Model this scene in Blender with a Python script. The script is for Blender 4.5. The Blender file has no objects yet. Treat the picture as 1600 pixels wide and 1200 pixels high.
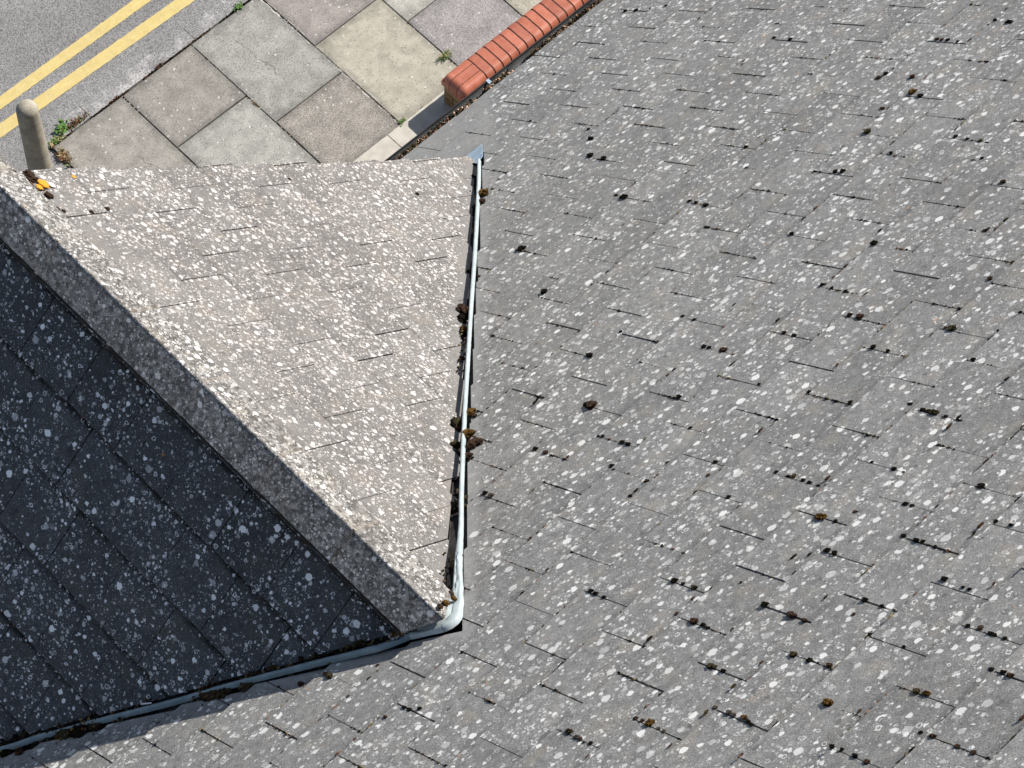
import bpy, bmesh, math, random
from mathutils import Vector, Matrix, noise
random.seed(11)
sc = bpy.context.scene
COL = sc.collection

# ------------------------------------------------------------------ camera
G = 6.1                                   # height of the roof's working origin above the ground
cam_d = bpy.data.cameras.new('camera'); cam = bpy.data.objects.new('camera', cam_d); COL.objects.link(cam)
CX = Vector((0.7216086608, -0.6920730961, 0.0177699273)); CY = Vector((0.6031851616, 0.6411105559, 0.4744943793)); CZ = Vector((-0.3397772821, -0.3316806972, 0.8800791519))
cam.matrix_world = Matrix(((CX.x, CY.x, CZ.x, -3.7566651), (CX.y, CY.y, CZ.y, -3.3914941), (CX.z, CY.z, CZ.z, 10.4381077 + G), (0, 0, 0, 1)))
cam_d.sensor_width = 36.0; cam_d.sensor_fit = 'HORIZONTAL'; cam_d.lens = 4.633697159752 * 1000 / 1600 * 36
cam_d.clip_start = 0.1; cam_d.clip_end = 500
sc.camera = cam
# ------------------------------------------------------------------ light
SUN = Vector((1.0, -0.12, 0.92)).normalized()
EL = math.asin(SUN.z); AZ = math.atan2(SUN.x, SUN.y)
w = bpy.data.worlds.new('World'); sc.world = w; w.use_nodes = True
nt = w.node_tree; nt.nodes.clear()
sky = nt.nodes.new('ShaderNodeTexSky'); sky.sky_type = 'NISHITA'; sky.sun_disc = False
sky.sun_elevation = EL; sky.sun_rotation = AZ
bg = nt.nodes.new('ShaderNodeBackground'); bg.inputs['Strength'].default_value = 0.078
wo = nt.nodes.new('ShaderNodeOutputWorld')
hs = nt.nodes.new('ShaderNodeHueSaturation'); hs.inputs['Saturation'].default_value = 0.88; nt.links.new(sky.outputs[0], hs.inputs['Color']); nt.links.new(hs.outputs[0], bg.inputs[0]); nt.links.new(bg.outputs[0], wo.inputs[0])
sl = bpy.data.lights.new('sun', 'SUN'); sl.energy = 4.4; sl.angle = math.radians(0.5); sl.color = (1.0, 0.95, 0.88)
so = bpy.data.objects.new('sun', sl); COL.objects.link(so)
so.rotation_euler = SUN.to_track_quat('Z', 'Y').to_euler(); so.location = (10, 0, 20)
sc.view_settings.view_transform = 'Standard'; sc.view_settings.look = 'None'; sc.view_settings.gamma = 1.0
sc.view_settings.use_curve_mapping = False
sc.view_settings.exposure = 0.56

# ------------------------------------------------------------------ measured data (metres, on the roof planes)
MAIN_DH={(1,1):-0.007,(0,2):-0.004,(-1,1):-0.001,(0,0):-0.007,(-1,3):0.002,(-2,2):-0.005,(-3,1):0.002,(-2,0):-0.005,(-1,-1):-0.003,(2,2):-0.002,(1,3):-0.002,(0,4):-0.001,(3,3):-0.006,(2,4):-0.001,(9,13):-0.009,(7,13):0.019,(5,13):0.019,(8,12):0.01,(6,12):0.018,(4,12):0.009,(9,11):-0.015,(7,11):0.011,(5,11):0.012,(3,11):0.005,(8,10):0.004,(6,10):0.013,(4,10):0.001,(2,10):0.009,(7,9):0.005,(5,9):0.003,(3,9):0.003,(6,8):0.003,(4,8):-0.003,(2,8):0.004,(5,7):-0.003,(3,7):0.002,(1,7):-0.0,(4,6):-0.002,(2,6):0.001,(3,5):-0.002,(0,6):0.003,(2,14):0.01,(0,14):0.007,(3,13):0.006,(1,13):0.004,(-1,13):0.008,(2,12):0.012,(0,12):0.005,(-2,12):-0.004,(1,11):-0.001,(-1,11):0.003,(0,10):0.005,(-2,10):-0.004,(-1,9):0.001,(-3,9):0.001,(0,8):0.001,(-2,8):-0.008,(-4,8):0.004,(-1,7):0.001,(8,24):-0.003,(6,24):-0.009,(4,24):-0.013,(7,23):-0.005,(5,23):-0.005,(8,22):0.0,(6,22):-0.001,(4,22):-0.011,(7,21):0.003,(5,21):0.001,(3,21):-0.007,(6,20):0.009,(5,19):0.005,(3,19):-0.001,(1,19):-0.004,(4,18):0.0,(2,18):0.004,(5,17):0.011,(3,17):0.005,(1,17):0.0,(2,16):0.014,(0,16):0.003,(3,15):0.01,(1,15):0.005,(12,24):-0.012,(13,23):-0.018,(11,23):-0.02,(14,22):-0.018,(12,22):-0.01,(10,22):-0.006,(13,21):-0.017,(11,21):-0.018,(9,21):-0.002,(14,20):-0.018,(12,20):-0.011,(10,20):-0.005,(8,20):0.004,(13,19):-0.016,(9,19):0.0,(12,18):-0.009,(10,18):-0.003,(8,18):0.005,(11,17):-0.012,(9,17):-0.002,(7,17):0.012,(12,16):-0.008,(10,16):-0.0,(8,16):0.008,(6,16):0.017,(11,15):-0.01,(9,15):-0.002,(7,15):0.014,(5,15):0.011,(10,14):-0.004,(8,14):0.012,(-2,6):-0.009,(-3,5):0.003,(-4,6):0.007,(-4,4):0.008,(-5,5):0.004,(-6,4):-0.0,(-3,3):0.003,(-5,3):0.007,(-4,2):0.008,(-6,2):-0.0,(-5,1):0.006,(-2,-2):-0.01,(-2,-4):-0.013,(-3,-3):-0.002,(-4,-2):0.003,(-3,-5):-0.006,(-4,-4):-0.001,(-5,-3):-0.003,(-5,-5):-0.007,(-4,-6):-0.002,(-3,-1):-0.002,(-6,0):-0.002,(-6,-2):-0.001,(-7,-1):0.004,(-8,0):0.001,(-7,-3):0.003,(-8,-2):0.0,(-8,-4):-0.001,(-9,-3):0.006}
LIT_DH={(1,-6):-0.007,(3,-6):-0.006,(2,-5):-0.001,(4,-5):-0.006,(1,-4):-0.005,(3,-4):-0.003,(0,-3):-0.004,(2,-3):0.001,(1,-2):-0.006,(0,-1):-0.005,(7,-6):-0.001,(9,-6):0.002,(6,-5):-0.001,(8,-5):0.001,(5,-4):0.001,(7,-4):0.001,(9,-4):0.006,(8,-3):0.006,(4,-3):0.003,(6,-3):0.005,(7,-2):0.003,(5,-2):-0.002,(3,-2):0.001,(4,-1):0.003,(6,-1):0.008,(2,-1):0.003,(4,-1):0.002,(1,0):-0.005,(3,0):0.0,(2,1):0.003,(0,1):-0.001,(1,2):-0.002,(3,2):-0.001,(2,3):0.007,(0,3):-0.003,(1,4):-0.007}
DARK_DH={(1,2):-0.001,(1,0):-0.002,(1,4):-0.003,(1,6):0.005,(0,1):0.002,(0,3):-0.001,(0,5):0.001,(0,7):0.005,(0,-1):0.0,(0,-3):0.002,(-1,-2):-0.007,(-1,0):-0.009,(-1,2):-0.011,(-1,4):-0.014,(-1,6):-0.009,(-1,8):-0.002,(-1,-4):-0.013,(1,-2):-0.002,(2,-1):0.014,(2,1):0.009,(2,3):0.008,(3,2):0.009}
MOSS_MAIN=[[3.02,1.28,0.0133,"k"],[2.988,1.298,0.0133,"r"],[2.998,1.055,0.016,"r"],[2.883,0.928,0.0216,"g"],[2.855,0.835,0.0129,"k"],[2.749,0.998,0.013,"r"],[3.303,1.205,0.0104,"r"],[3.298,1.165,0.0118,"r"],[3.298,1.117,0.0118,"k"],[3.282,1.029,0.0103,"k"],[3.459,0.941,0.0117,"k"],[3.442,0.822,0.016,"k"],[3.318,2.552,0.0113,"k"],[3.306,2.397,0.0128,"k"],[2.572,0.911,0.0186,"o"],[2.268,0.8,0.0127,"k"],[2.276,0.756,0.014,"k"],[2.271,-0.361,0.013,"o"],[2.423,0.567,0.0125,"k"],[2.421,-0.065,0.0093,"k"],[2.563,0.265,0.011,"k"],[2.548,0.17,0.0095,"k"],[2.539,0.07,0.0108,"o"],[2.486,3.223,0.0131,"k"],[2.413,3.095,0.0147,"k"],[2.271,2.905,0.0177,"k"],[2.257,2.756,0.0191,"k"],[2.408,1.679,0.0135,"k"],[3.595,4.243,0.0124,"k"],[3.59,4.353,0.0125,"k"],[3.634,3.99,0.0105,"k"],[1.974,2.177,0.0183,"k"],[1.978,2.254,0.0123,"k"],[1.981,1.613,0.0133,"k"],[1.976,1.552,0.0103,"k"],[1.964,1.451,0.0131,"k"],[1.519,2.509,0.0216,"k"],[1.246,1.895,0.0206,"k"],[0.891,0.995,0.0179,"k"],[1.065,0.973,0.0097,"k"],[1.057,0.159,0.0156,"r"],[1.057,0.306,0.0119,"k"],[1.054,0.265,0.0092,"k"],[1.216,0.674,0.0109,"k"],[1.207,0.572,0.0108,"k"],[1.821,0.596,0.0137,"k"],[1.815,-0.005,0.0145,"k"],[1.954,-0.581,0.0114,"r"],[1.671,-0.913,0.011,"r"],[1.519,0.017,0.0118,"k"],[1.507,-0.068,0.0091,"k"],[1.498,-0.172,0.0103,"k"],[1.363,-0.427,0.0151,"r"],[1.363,-0.359,0.0114,"k"],[1.364,-1.012,0.0169,"o"],[1.363,-0.971,0.0097,"r"],[1.206,-0.091,0.0116,"k"],[1.2,-0.17,0.0115,"k"],[1.201,-0.697,0.0123,"k"],[1.192,-0.801,0.0098,"k"],[1.215,-1.299,0.0094,"k"],[0.611,0.591,0.0239,"r"],[0.605,0.629,0.0133,"k"],[0.748,0.099,0.0142,"k"],[0.455,0.284,0.0103,"k"],[0.444,0.121,0.0115,"k"],[0.441,0.072,0.0127,"k"],[0.298,0.524,0.0144,"r"],[0.306,0.619,0.0132,"k"],[0.311,0.017,0.0114,"k"],[0.279,-0.287,0.0099,"k"],[0.448,-0.548,0.0122,"k"],[0.296,-0.832,0.0107,"k"],[0.375,-0.597,0.0097,"r"],[0.597,-0.186,0.01,"k"],[0.904,-0.628,0.0098,"k"],[0.885,-0.913,0.012,"k"],[0.932,-1.231,0.0094,"k"],[0.915,-1.327,0.0116,"k"],[0.912,-1.398,0.0161,"o"],[0.913,-1.36,0.0104,"k"],[0.899,-1.476,0.0103,"k"],[0.611,-1.363,0.008,"k"],[0.599,-1.509,0.0113,"k"],[0.465,-0.939,0.0118,"k"],[0.459,-1.024,0.0094,"k"],[0.465,-1.051,0.0117,"o"],[0.456,-1.121,0.0116,"k"],[0.451,-1.168,0.0116,"k"],[0.445,-1.228,0.0104,"k"],[0.307,-1.413,0.0203,"g"],[0.308,-1.385,0.0113,"r"],[0.302,-1.504,0.0101,"k"],[0.363,-1.548,0.009,"r"],[0.452,-1.741,0.011,"k"],[0.45,-1.78,0.0077,"k"],[0.605,-1.993,0.013,"k"],[0.464,-2.221,0.0095,"k"],[0.462,-2.303,0.0084,"k"],[0.166,-1.614,0.0133,"k"],[0.16,-1.663,0.011,"k"],[0.302,-1.968,0.0108,"k"],[0.303,-2.0,0.0097,"k"],[0.308,-1.89,0.0087,"k"],[-0.301,-0.669,0.0106,"k"],[-0.305,-0.711,0.0106,"k"],[-0.31,-0.777,0.0105,"k"],[-0.148,-1.038,0.0138,"k"],[-0.15,-1.101,0.0091,"k"],[-0.153,-1.176,0.0148,"o"],[-0.285,-1.235,0.009,"r"],[-0.292,-1.358,0.0145,"r"],[-0.296,-1.421,0.0122,"k"],[-0.45,-1.662,0.0129,"o"],[-0.449,-1.688,0.0097,"o"],[-0.454,-1.744,0.0107,"k"],[-0.602,-1.885,0.0095,"p"],[-0.603,-1.967,0.0104,"p"],[-0.606,-2.0,0.0094,"p"],[-0.602,-2.055,0.0114,"g"],[-0.611,-2.089,0.0093,"k"],[-0.749,-1.588,0.0097,"r"],[-0.75,-1.626,0.0096,"r"],[-0.746,-1.673,0.0171,"g"],[-0.756,-1.738,0.0085,"p"],[-0.758,-1.772,0.0085,"p"],[-0.891,-1.347,0.0142,"o"],[-0.902,-1.41,0.0109,"p"],[-0.905,-1.44,0.0087,"r"],[-0.904,-1.507,0.0097,"k"],[-0.137,-1.599,0.0142,"k"],[-0.074,-1.375,0.0067,"k"],[-0.148,-1.769,0.013,"r"],[-0.148,-1.795,0.0108,"r"],[-0.154,-1.859,0.0096,"r"],[-0.003,-2.024,0.0138,"k"],[-0.009,-2.127,0.0095,"k"],[0.169,-2.264,0.0136,"k"],[0.155,-2.379,0.0072,"k"],[0.154,-2.414,0.0082,"k"],[-0.072,-2.043,0.0063,"r"],[-0.302,-1.973,0.0127,"o"],[-0.305,-2.068,0.0126,"k"],[-0.303,-2.177,0.0135,"r"],[-0.137,-2.209,0.0104,"k"],[-0.146,-2.399,0.0082,"k"],[0.011,-2.622,0.0111,"r"],[-0.001,-2.683,0.011,"k"],[-0.002,-2.703,0.01,"k"],[-0.005,-2.759,0.0089,"k"],[0.005,-2.564,0.0091,"k"],[-0.298,-2.634,0.0129,"o"],[-0.293,-2.681,0.0138,"g"],[-0.443,-2.335,0.0183,"g"],[-0.132,-2.883,0.0117,"k"],[-0.136,-2.921,0.0117,"r"],[-0.135,-2.83,0.0088,"k"],[-0.439,-2.813,0.0078,"k"],[-0.439,-2.87,0.0116,"r"],[-0.447,-2.997,0.0095,"r"],[-0.45,-3.08,0.0104,"r"],[-0.6,-2.66,0.0098,"k"],[-0.605,-2.728,0.0097,"r"],[-0.594,-2.583,0.0089,"k"],[-0.595,-2.533,0.0089,"k"],[0.012,0.61,0.0118,"k"],[0.007,0.554,0.0156,"p"],[-1.057,0.243,0.016,"o"],[-1.057,0.283,0.0111,"r"],[-1.138,0.361,0.0149,"r"],[-0.932,0.037,0.0085,"r"],[0.174,0.959,0.0094,"k"],[1.903,3.464,0.0296,"g"],[1.837,3.377,0.0229,"r"],[0.421,1.345,0.0223,"g"],[0.407,1.295,0.0139,"r"],[0.298,1.193,0.0357,"g"],[0.249,1.073,0.0326,"r"],[0.271,1.05,0.019,"r"],[0.181,1.01,0.0203,"r"],[-0.087,0.635,0.0183,"o"],[-0.04,0.695,0.0131,"o"],[-0.331,0.289,0.0127,"g"],[-0.477,0.055,0.0124,"r"],[1.282,2.575,0.0092,"r"],[-1.124,-0.34,0.0082,"r"],[-1.037,-0.471,0.0105,"k"],[-1.055,-0.424,0.0094,"k"],[-1.056,-0.384,0.0094,"k"],[0.184,-0.293,0.0086,"k"],[0.275,-0.288,0.0086,"r"],[0.898,-0.292,0.0075,"k"]]
MOSS_LIT=[[2.72,0.311,0.0202,"r"],[2.69,0.306,0.0215,"r"],[2.682,0.277,0.0148,"r"],[2.646,0.19,0.0147,"p"],[2.644,0.137,0.008,"p"],[2.685,0.207,0.0093,"p"],[2.649,0.247,0.0174,"p"],[2.625,0.185,0.012,"p"],[2.573,0.294,0.0188,"r"],[2.618,0.254,0.012,"p"],[2.617,0.295,0.0107,"p"],[2.585,0.217,0.0107,"o"],[2.473,0.593,0.0109,"r"],[2.457,0.465,0.0095,"r"],[1.602,2.45,0.0407,"r"],[1.564,2.35,0.0239,"k"],[1.492,2.27,0.0208,"g"],[1.469,2.226,0.0178,"k"],[0.939,1.457,0.0264,"o"],[0.928,1.414,0.0139,"k"],[0.901,1.422,0.0166,"r"],[0.816,1.279,0.0219,"o"],[0.77,1.249,0.0164,"p"],[0.501,0.858,0.0211,"p"],[0.566,0.951,0.0146,"p"],[1.312,2.013,0.0131,"r"],[1.875,2.84,0.014,"k"],[2.691,4.01,0.0102,"k"],[2.592,3.867,0.0117,"k"],[2.343,3.532,0.0131,"r"],[0.001,0.131,0.0123,"g"],[0.024,0.143,0.0123,"r"],[0.062,0.189,0.0149,"r"],[0.087,0.232,0.0112,"g"],[-0.009,0.056,0.0135,"g"],[-0.019,0.004,0.0122,"r"],[2.484,0.263,0.012,"p"],[2.47,0.291,0.0093,"r"],[2.625,2.17,0.0091,"r"],[2.474,3.143,0.0096,"k"],[0.89,0.242,0.0089,"r"]]
SLIV=[[0.219,-0.288,10,"k"],[0.908,-1.544,11,"k"],[0.855,-1.545,13,"r"],[0.491,-1.233,12,"r"],[0.657,-0.598,11,"r"],[0.429,-2.176,14,"r"],[0.39,-2.184,10,"k"],[0.127,-1.554,9,"k"],[-0.2,-1.232,9,"r"],[-0.423,-1.239,13,"k"],[-0.499,-1.863,12,"o"],[-0.633,-1.868,12,"o"],[-0.958,-1.557,7,"r"],[-0.436,-2.494,10,"r"],[-0.274,-3.125,14,"r"],[2.751,0.956,8,"r"],[3.085,2.55,7,"r"],[3.113,2.573,9,"r"],[0.273,-0.277,7,"r"],[3.106,2.117,7,"k"],[3.167,1.277,6,"k"],[0.59,0.998,12,"k"],[0.56,0.987,12,"k"],[0.303,0.35,10,"r"],[1.896,0.047,10,"k"],[1.964,-0.588,10,"k"],[1.275,0.038,10,"k"],[1.073,-0.611,9,"r"],[1.097,-0.684,8,"k"],[0.395,-0.282,8,"k"],[1.139,-1.571,10,"k"],[0.912,-1.892,9,"k"],[1.949,-0.428,8,"k"],[-0.463,-1.678,7,"k"],[-0.373,-1.873,8,"r"],[0.199,-2.49,9,"r"],[-0.036,-1.841,8,"k"],[1.33,0.426,8,"k"],[1.442,1.267,8,"k"],[-0.09,-0.663,9,"r"],[-0.267,-0.301,8,"k"],[-0.802,-1.87,8,"r"],[0.098,-1.492,12,"k"]]
SPOTS_LIT=[[2.658,0.346,0.0281,"O"],[2.638,0.3,0.0168,"O"],[2.605,0.254,0.0154,"O"],[2.698,0.597,0.0112,"O"],[2.683,0.24,0.0112,"Y"],[2.761,0.242,0.0098,"P"],[2.648,0.396,0.0154,"W"],[1.549,0.214,0.0112,"P"],[0.884,0.234,0.0126,"O"],[0.908,0.227,0.0126,"P"],[2.676,1.467,0.007,"P"]]
DEB=[[-1.957,1.284,4.782,0.027],[-1.987,1.229,4.81,0.0403],[-1.914,1.243,4.825,0.0242],[-1.888,1.214,4.854,0.0242],[-1.85,1.177,4.894,0.0241],[-1.819,1.102,4.956,0.0186],[-1.797,1.036,5.01,0.0371],[-1.756,0.986,5.059,0.0422],[-1.694,0.978,5.086,0.0343],[-1.697,0.933,5.116,0.0237],[-1.367,0.684,5.404,0.0155],[-1.278,0.629,5.472,0.036],[-1.328,0.649,5.441,0.0232],[-1.346,0.581,5.482,0.0435],[-1.322,0.543,5.517,0.0281],[-1.293,0.532,5.535,0.0179],[-1.242,0.473,5.594,0.0254],[-1.143,0.486,5.619,0.0356],[-1.184,0.488,5.604,0.028],[-1.132,0.439,5.656,0.0177],[-1.384,0.616,5.445,0.0154],[-1.045,0.359,5.741,0.0101],[-1.96,1.157,4.87,0.0187],[-1.482,0.843,5.253,0.0209],[-1.474,0.809,5.28,0.0182],[-1.517,0.866,5.225,0.0105],[-0.88,0.197,5.911,0.0199],[-0.913,0.217,5.885,0.0149],[-0.99,0.304,5.798,0.0175],[-0.754,0.075,6.039,0.0148],[-0.721,0.055,6.064,0.0148],[-0.705,0.036,6.083,0.011],[-0.687,0.012,6.106,0.011]]
ROLL=[[2.155,2.692,3.311,0.0101],[1.934,2.466,3.548,0.0099],[1.412,1.949,4.09,0.0094],[1.043,1.589,4.467,0.009],[0.714,1.265,4.806,0.0094],[0.41,0.965,5.12,0.0091],[-0.006,0.546,5.56,0.0092],[-0.197,0.348,5.767,0.0097],[-0.382,0.168,5.956,0.0113],[-0.498,0.048,6.081,0.0124],[-0.57,-0.021,6.154,0.0159],[-0.627,-0.064,6.199,0.0231],[-0.666,-0.063,6.198,0.0194],[-0.712,-0.026,6.159,0.0158],[-0.763,0.027,6.103,0.0147],[-0.847,0.082,6.046,0.0147],[-0.918,0.153,5.972,0.0123],[-1.004,0.247,5.873,0.0124],[-1.129,0.379,5.735,0.0113],[-1.313,0.57,5.534,0.0102],[-1.433,0.68,5.419,0.0116],[-1.587,0.84,5.252,0.0117],[-1.696,0.956,5.13,0.0105],[-1.811,1.074,5.006,0.008],[-1.876,1.136,4.941,0.012],[-1.975,1.217,4.857,0.0121],[-2.166,1.42,4.643,0.0122],[-2.652,1.926,4.114,0.0127]]

# ------------------------------------------------------------------ node helper
class NM:
    def __init__(s, name):
        s.m = bpy.data.materials.new(name); s.m.use_nodes = True; s.t = s.m.node_tree; s.t.nodes.clear()
        s.out = s.t.nodes.new('ShaderNodeOutputMaterial'); s.b = s.t.nodes.new('ShaderNodeBsdfPrincipled')
        s.t.links.new(s.b.outputs[0], s.out.inputs[0]); s.b.inputs['Roughness'].default_value = 0.9
        s.b.inputs['Specular IOR Level'].default_value = 0.25
    def n(s, typ, **k):
        nd = s.t.nodes.new(typ)
        for a, v in k.items(): setattr(nd, a, v)
        return nd
    def put(s, sock, v):
        if isinstance(v, bpy.types.NodeSocket): s.t.links.new(v, sock)
        elif v is not None: sock.default_value = v
    def math(s, op, a, b=None, c=None, clamp=False):
        nd = s.n('ShaderNodeMath', operation=op); nd.use_clamp = clamp
        s.put(nd.inputs[0], a); s.put(nd.inputs[1], b)
        if c is not None: s.put(nd.inputs[2], c)
        return nd.outputs[0]
    def mapr(s, v, a, b, c=0.0, d=1.0):
        nd = s.n('ShaderNodeMapRange'); nd.interpolation_type = 'SMOOTHSTEP'
        s.put(nd.inputs[0], v)
        for i, q in zip((1, 2, 3, 4), (a, b, c, d)): s.put(nd.inputs[i], q)
        return nd.outputs[0]
    def vm(s, op, a, b=None, sc_=None):
        nd = s.n('ShaderNodeVectorMath', operation=op); s.put(nd.inputs[0], a)
        if b is not None: s.put(nd.inputs[1], b)
        if sc_ is not None: s.put(nd.inputs[3], sc_)
        return nd.outputs[0]
    def noise(s, v, scale, detail=3, rough=0.55, dim='3D', col=False):
        nd = s.n('ShaderNodeTexNoise', noise_dimensions=dim); s.put(nd.inputs['Vector'], v)
        nd.inputs['Scale'].default_value = scale; nd.inputs['Detail'].default_value = detail; nd.inputs['Roughness'].default_value = rough
        return nd.outputs[1 if col else 0]
    def vor(s, v, scale, rnd=1.0, dim='2D'):
        nd = s.n('ShaderNodeTexVoronoi', voronoi_dimensions=dim); s.put(nd.inputs['Vector'], v)
        nd.inputs['Scale'].default_value = scale; nd.inputs['Randomness'].default_value = rnd
        return nd.outputs['Distance'], nd.outputs['Color']
    def sep(s, c):
        nd = s.n('ShaderNodeSeparateColor'); s.put(nd.inputs[0], c); return nd.outputs
    def mix(s, f, a, b):
        nd = s.n('ShaderNodeMix', data_type='RGBA'); s.put(nd.inputs[0], f)
        s.put(nd.inputs[6], a if isinstance(a, bpy.types.NodeSocket) else (*a, 1)); s.put(nd.inputs[7], b if isinstance(b, bpy.types.NodeSocket) else (*b, 1))
        return nd.outputs[2]
    def scale_col(s, c, f):
        nd = s.n('ShaderNodeMix', data_type='RGBA', blend_type='MULTIPLY'); nd.inputs[0].default_value = 1.0
        s.put(nd.inputs[6], c); cc = s.n('ShaderNodeCombineColor')
        for i in range(3): s.put(cc.inputs[i], f)
        s.t.links.new(cc.outputs[0], nd.inputs[7]); return nd.outputs[2]
    def attr(s, name):
        nd = s.n('ShaderNodeAttribute'); nd.attribute_name = name; return nd.outputs
    def bump(s, h, strength=0.4, dist=0.002):
        nd = s.n('ShaderNodeBump'); nd.inputs['Strength'].default_value = strength; nd.inputs['Distance'].default_value = dist
        s.put(nd.inputs['Height'], h); s.t.links.new(nd.outputs[0], s.b.inputs['Normal'])
    def base(s, c): s.put(s.b.inputs['Base Color'], c if isinstance(c, bpy.types.NodeSocket) else (*c, 1))

def lichen_mat(name, base_a, base_b, lich, dens, seed, coord='uv', zone=None, K=1.0, course=None, tv=0.22, cobble=0.0):
    """concrete roof tile with crustose lichens; dens=(big, medium, small, ring)"""
    M = NM(name)
    if coord == 'uv': P0 = M.n('ShaderNodeUVMap').outputs[0]
    else: P0 = M.n('ShaderNodeTexCoord').outputs['Object']
    P = M.vm('ADD', P0, (seed * 7.3, seed * 3.1, seed * 1.7))
    wob = M.vm('SUBTRACT', M.noise(P, 75, 2, col=True), (0.5, 0.5, 0.5))
    wob2 = M.vm('SUBTRACT', M.noise(P, 230, 2, col=True), (0.5, 0.5, 0.5))
    Q = M.vm('ADD', P, M.vm('ADD', M.vm('SCALE', wob, sc_=0.017), M.vm('SCALE', wob2, sc_=0.007)))
    tint = M.attr('tint')[2]
    # concrete: slow stain, mid mottling, fine aggregate
    slow = M.noise(P, 2.6, 4, 0.6); mid = M.noise(P, 26, 5, 0.7); fine = M.noise(P, 420, 2, 0.7)
    t = M.math('ADD', M.math('MULTIPLY', mid, 0.72), M.math('MULTIPLY', slow, 0.28))
    c = M.mix(M.mapr(t, 0.32, 0.68), base_a, base_b)
    warm = M.mapr(M.noise(P, 7.0, 3), 0.52, 0.72, 0, 0.5)
    c = M.mix(warm, c, tuple(v * k for v, k in zip(base_b, (1.12, 1.03, 0.90))))
    grit = M.noise(P, 150, 3, 0.75)
    f = M.math('MULTIPLY_ADD', M.mapr(fine, 0.25, 0.75), 0.40, 0.80)
    f = M.math('MULTIPLY', f, M.math('MULTIPLY_ADD', M.mapr(grit, 0.30, 0.70), 0.78, 0.60))
    f = M.math('MULTIPLY', f, M.math('MULTIPLY_ADD', tint, tv, 1.0 - tv / 2))
    c = M.scale_col(c, f)
    if course:                     # damp dirt just below each course's tails
        sy_ = M.n('ShaderNodeSeparateXYZ'); M.put(sy_.inputs[0], P0)
        fr = M.math('FRACT', M.math('ADD', M.math('DIVIDE', sy_.outputs[1], 0.316538), -course[0] + 8.0))
        edge = M.mapr(M.math('ADD', fr, M.math('MULTIPLY', M.math('SUBTRACT', M.noise(P, 38, 4, 0.7), 0.5), 0.10)), course[1], course[1] + 0.10, 1.0, 0.0)
        edge = M.math('MULTIPLY', edge, M.mapr(M.noise(P, 6, 3), 0.34, 0.60, 0.25, 1.0))
        c = M.scale_col(c, M.math('SUBTRACT', 1.0, M.math('MULTIPLY', edge, course[2])))
        tail = M.mapr(fr, 0.955, 0.99)
        c = M.mix(M.math('MULTIPLY', M.math('MULTIPLY', tail, M.mapr(M.noise(P, 20, 3), 0.40, 0.62)), course[3]), c, tuple(v * 1.5 for v in base_b))
    # dark specks in the face
    d, cc = M.vor(Q, 160); r = M.sep(cc)
    mk = M.math('MULTIPLY', M.mapr(M.math('SUBTRACT', M.math('MULTIPLY', r[1], 0.34), d), 0.0, 0.10), M.math('LESS_THAN', r[0], 0.42))
    c = M.mix(M.math('MULTIPLY', mk, 0.75), c, tuple(v * 0.30 for v in base_a))
    if cobble:
        d, cc = M.vor(Q, 62); r = M.sep(cc)
        c = M.scale_col(c, M.math('MULTIPLY_ADD', M.math('POWER', r[1], 1.6), 1.5 * cobble, 1.0 - 0.62 * cobble))
    # soft dark lichen discs
    d, cc = M.vor(Q, 15); r = M.sep(cc)
    mk = M.math('MULTIPLY', M.mapr(M.math('SUBTRACT', M.math('MULTIPLY_ADD', r[1], 0.14, 0.07), d), 0.0, 0.05), M.math('LESS_THAN', r[0], 0.16))
    c = M.mix(M.math('MULTIPLY', mk, 0.5), c, tuple(v * 0.45 for v in base_a))
    clump = M.mapr(M.noise(P, 4.5, 3), 0.34, 0.66, 0.55 if zone == 'lit' else 0.40, 1.35)
    if zone:                       # metal run-off keeps lichens away beside the valleys (and under the ridge)
        sx_ = M.n('ShaderNodeSeparateXYZ'); M.put(sx_.inputs[0], P0); X_, S_ = sx_.outputs[0], sx_.outputs[1]
        def lin(a, b, c_): return M.math('ADD', M.math('MULTIPLY', X_, a), M.math('MULTIPLY_ADD', S_, b, c_))
        if zone == 'main': dd_ = M.math('MAXIMUM', lin(0.8222, -0.5692, 0.4238), lin(-0.8198, -0.5727, -0.6413))
        else: dd_ = lin(0.8236, -0.5672, 0.0541)
        zn = M.noise(P, 9, 3)
        clear = M.mapr(M.math('ADD', dd_, M.math('MULTIPLY', M.math('SUBTRACT', zn, 0.5), 0.12)), 0.005, 0.075)
        clear = M.math('MAXIMUM', clear, 0.12)
        if zone == 'lit': clear = M.math('MULTIPLY', clear, M.mapr(M.math('ADD', S_, M.math('MULTIPLY', zn, 0.2)), 0.36, 0.62, 0.45, 1.0))
        clump = M.math('MULTIPLY', clump, clear)
        c = M.mix(M.math('MULTIPLY', M.math('SUBTRACT', 1.0, clear), 0.38), c, tuple(v * 1.35 for v in base_b))
    hgt = None
    def spots(c, scale, dens_, rmin, rvar, amt, gain=1.0, off=0.0, ringy=False):
        scale /= K; rmin *= K; rvar *= K
        QQ = M.vm('ADD', Q, (off, off * 0.37, 0))
        d, cc = M.vor(QQ, scale); r = M.sep(cc)
        rr = M.math('MULTIPLY', M.math('MULTIPLY_ADD', M.math('POWER', r[1], 1.8), rvar, rmin), scale)
        if ringy:
            band = M.math('ABSOLUTE', M.math('SUBTRACT', M.math('DIVIDE', d, rr), 0.78))
            shape = M.mapr(band, 0.12, 0.26, 1.0, 0.0)
        else:
            shape = M.mapr(M.math('SUBTRACT', rr, d), 0.0, 0.0012 * scale)
        pres = M.math('LESS_THAN', r[0], M.math('MULTIPLY', clump, dens_))
        tone = M.math('MULTIPLY_ADD', r[2], 0.85, 0.25, clamp=True)
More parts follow.
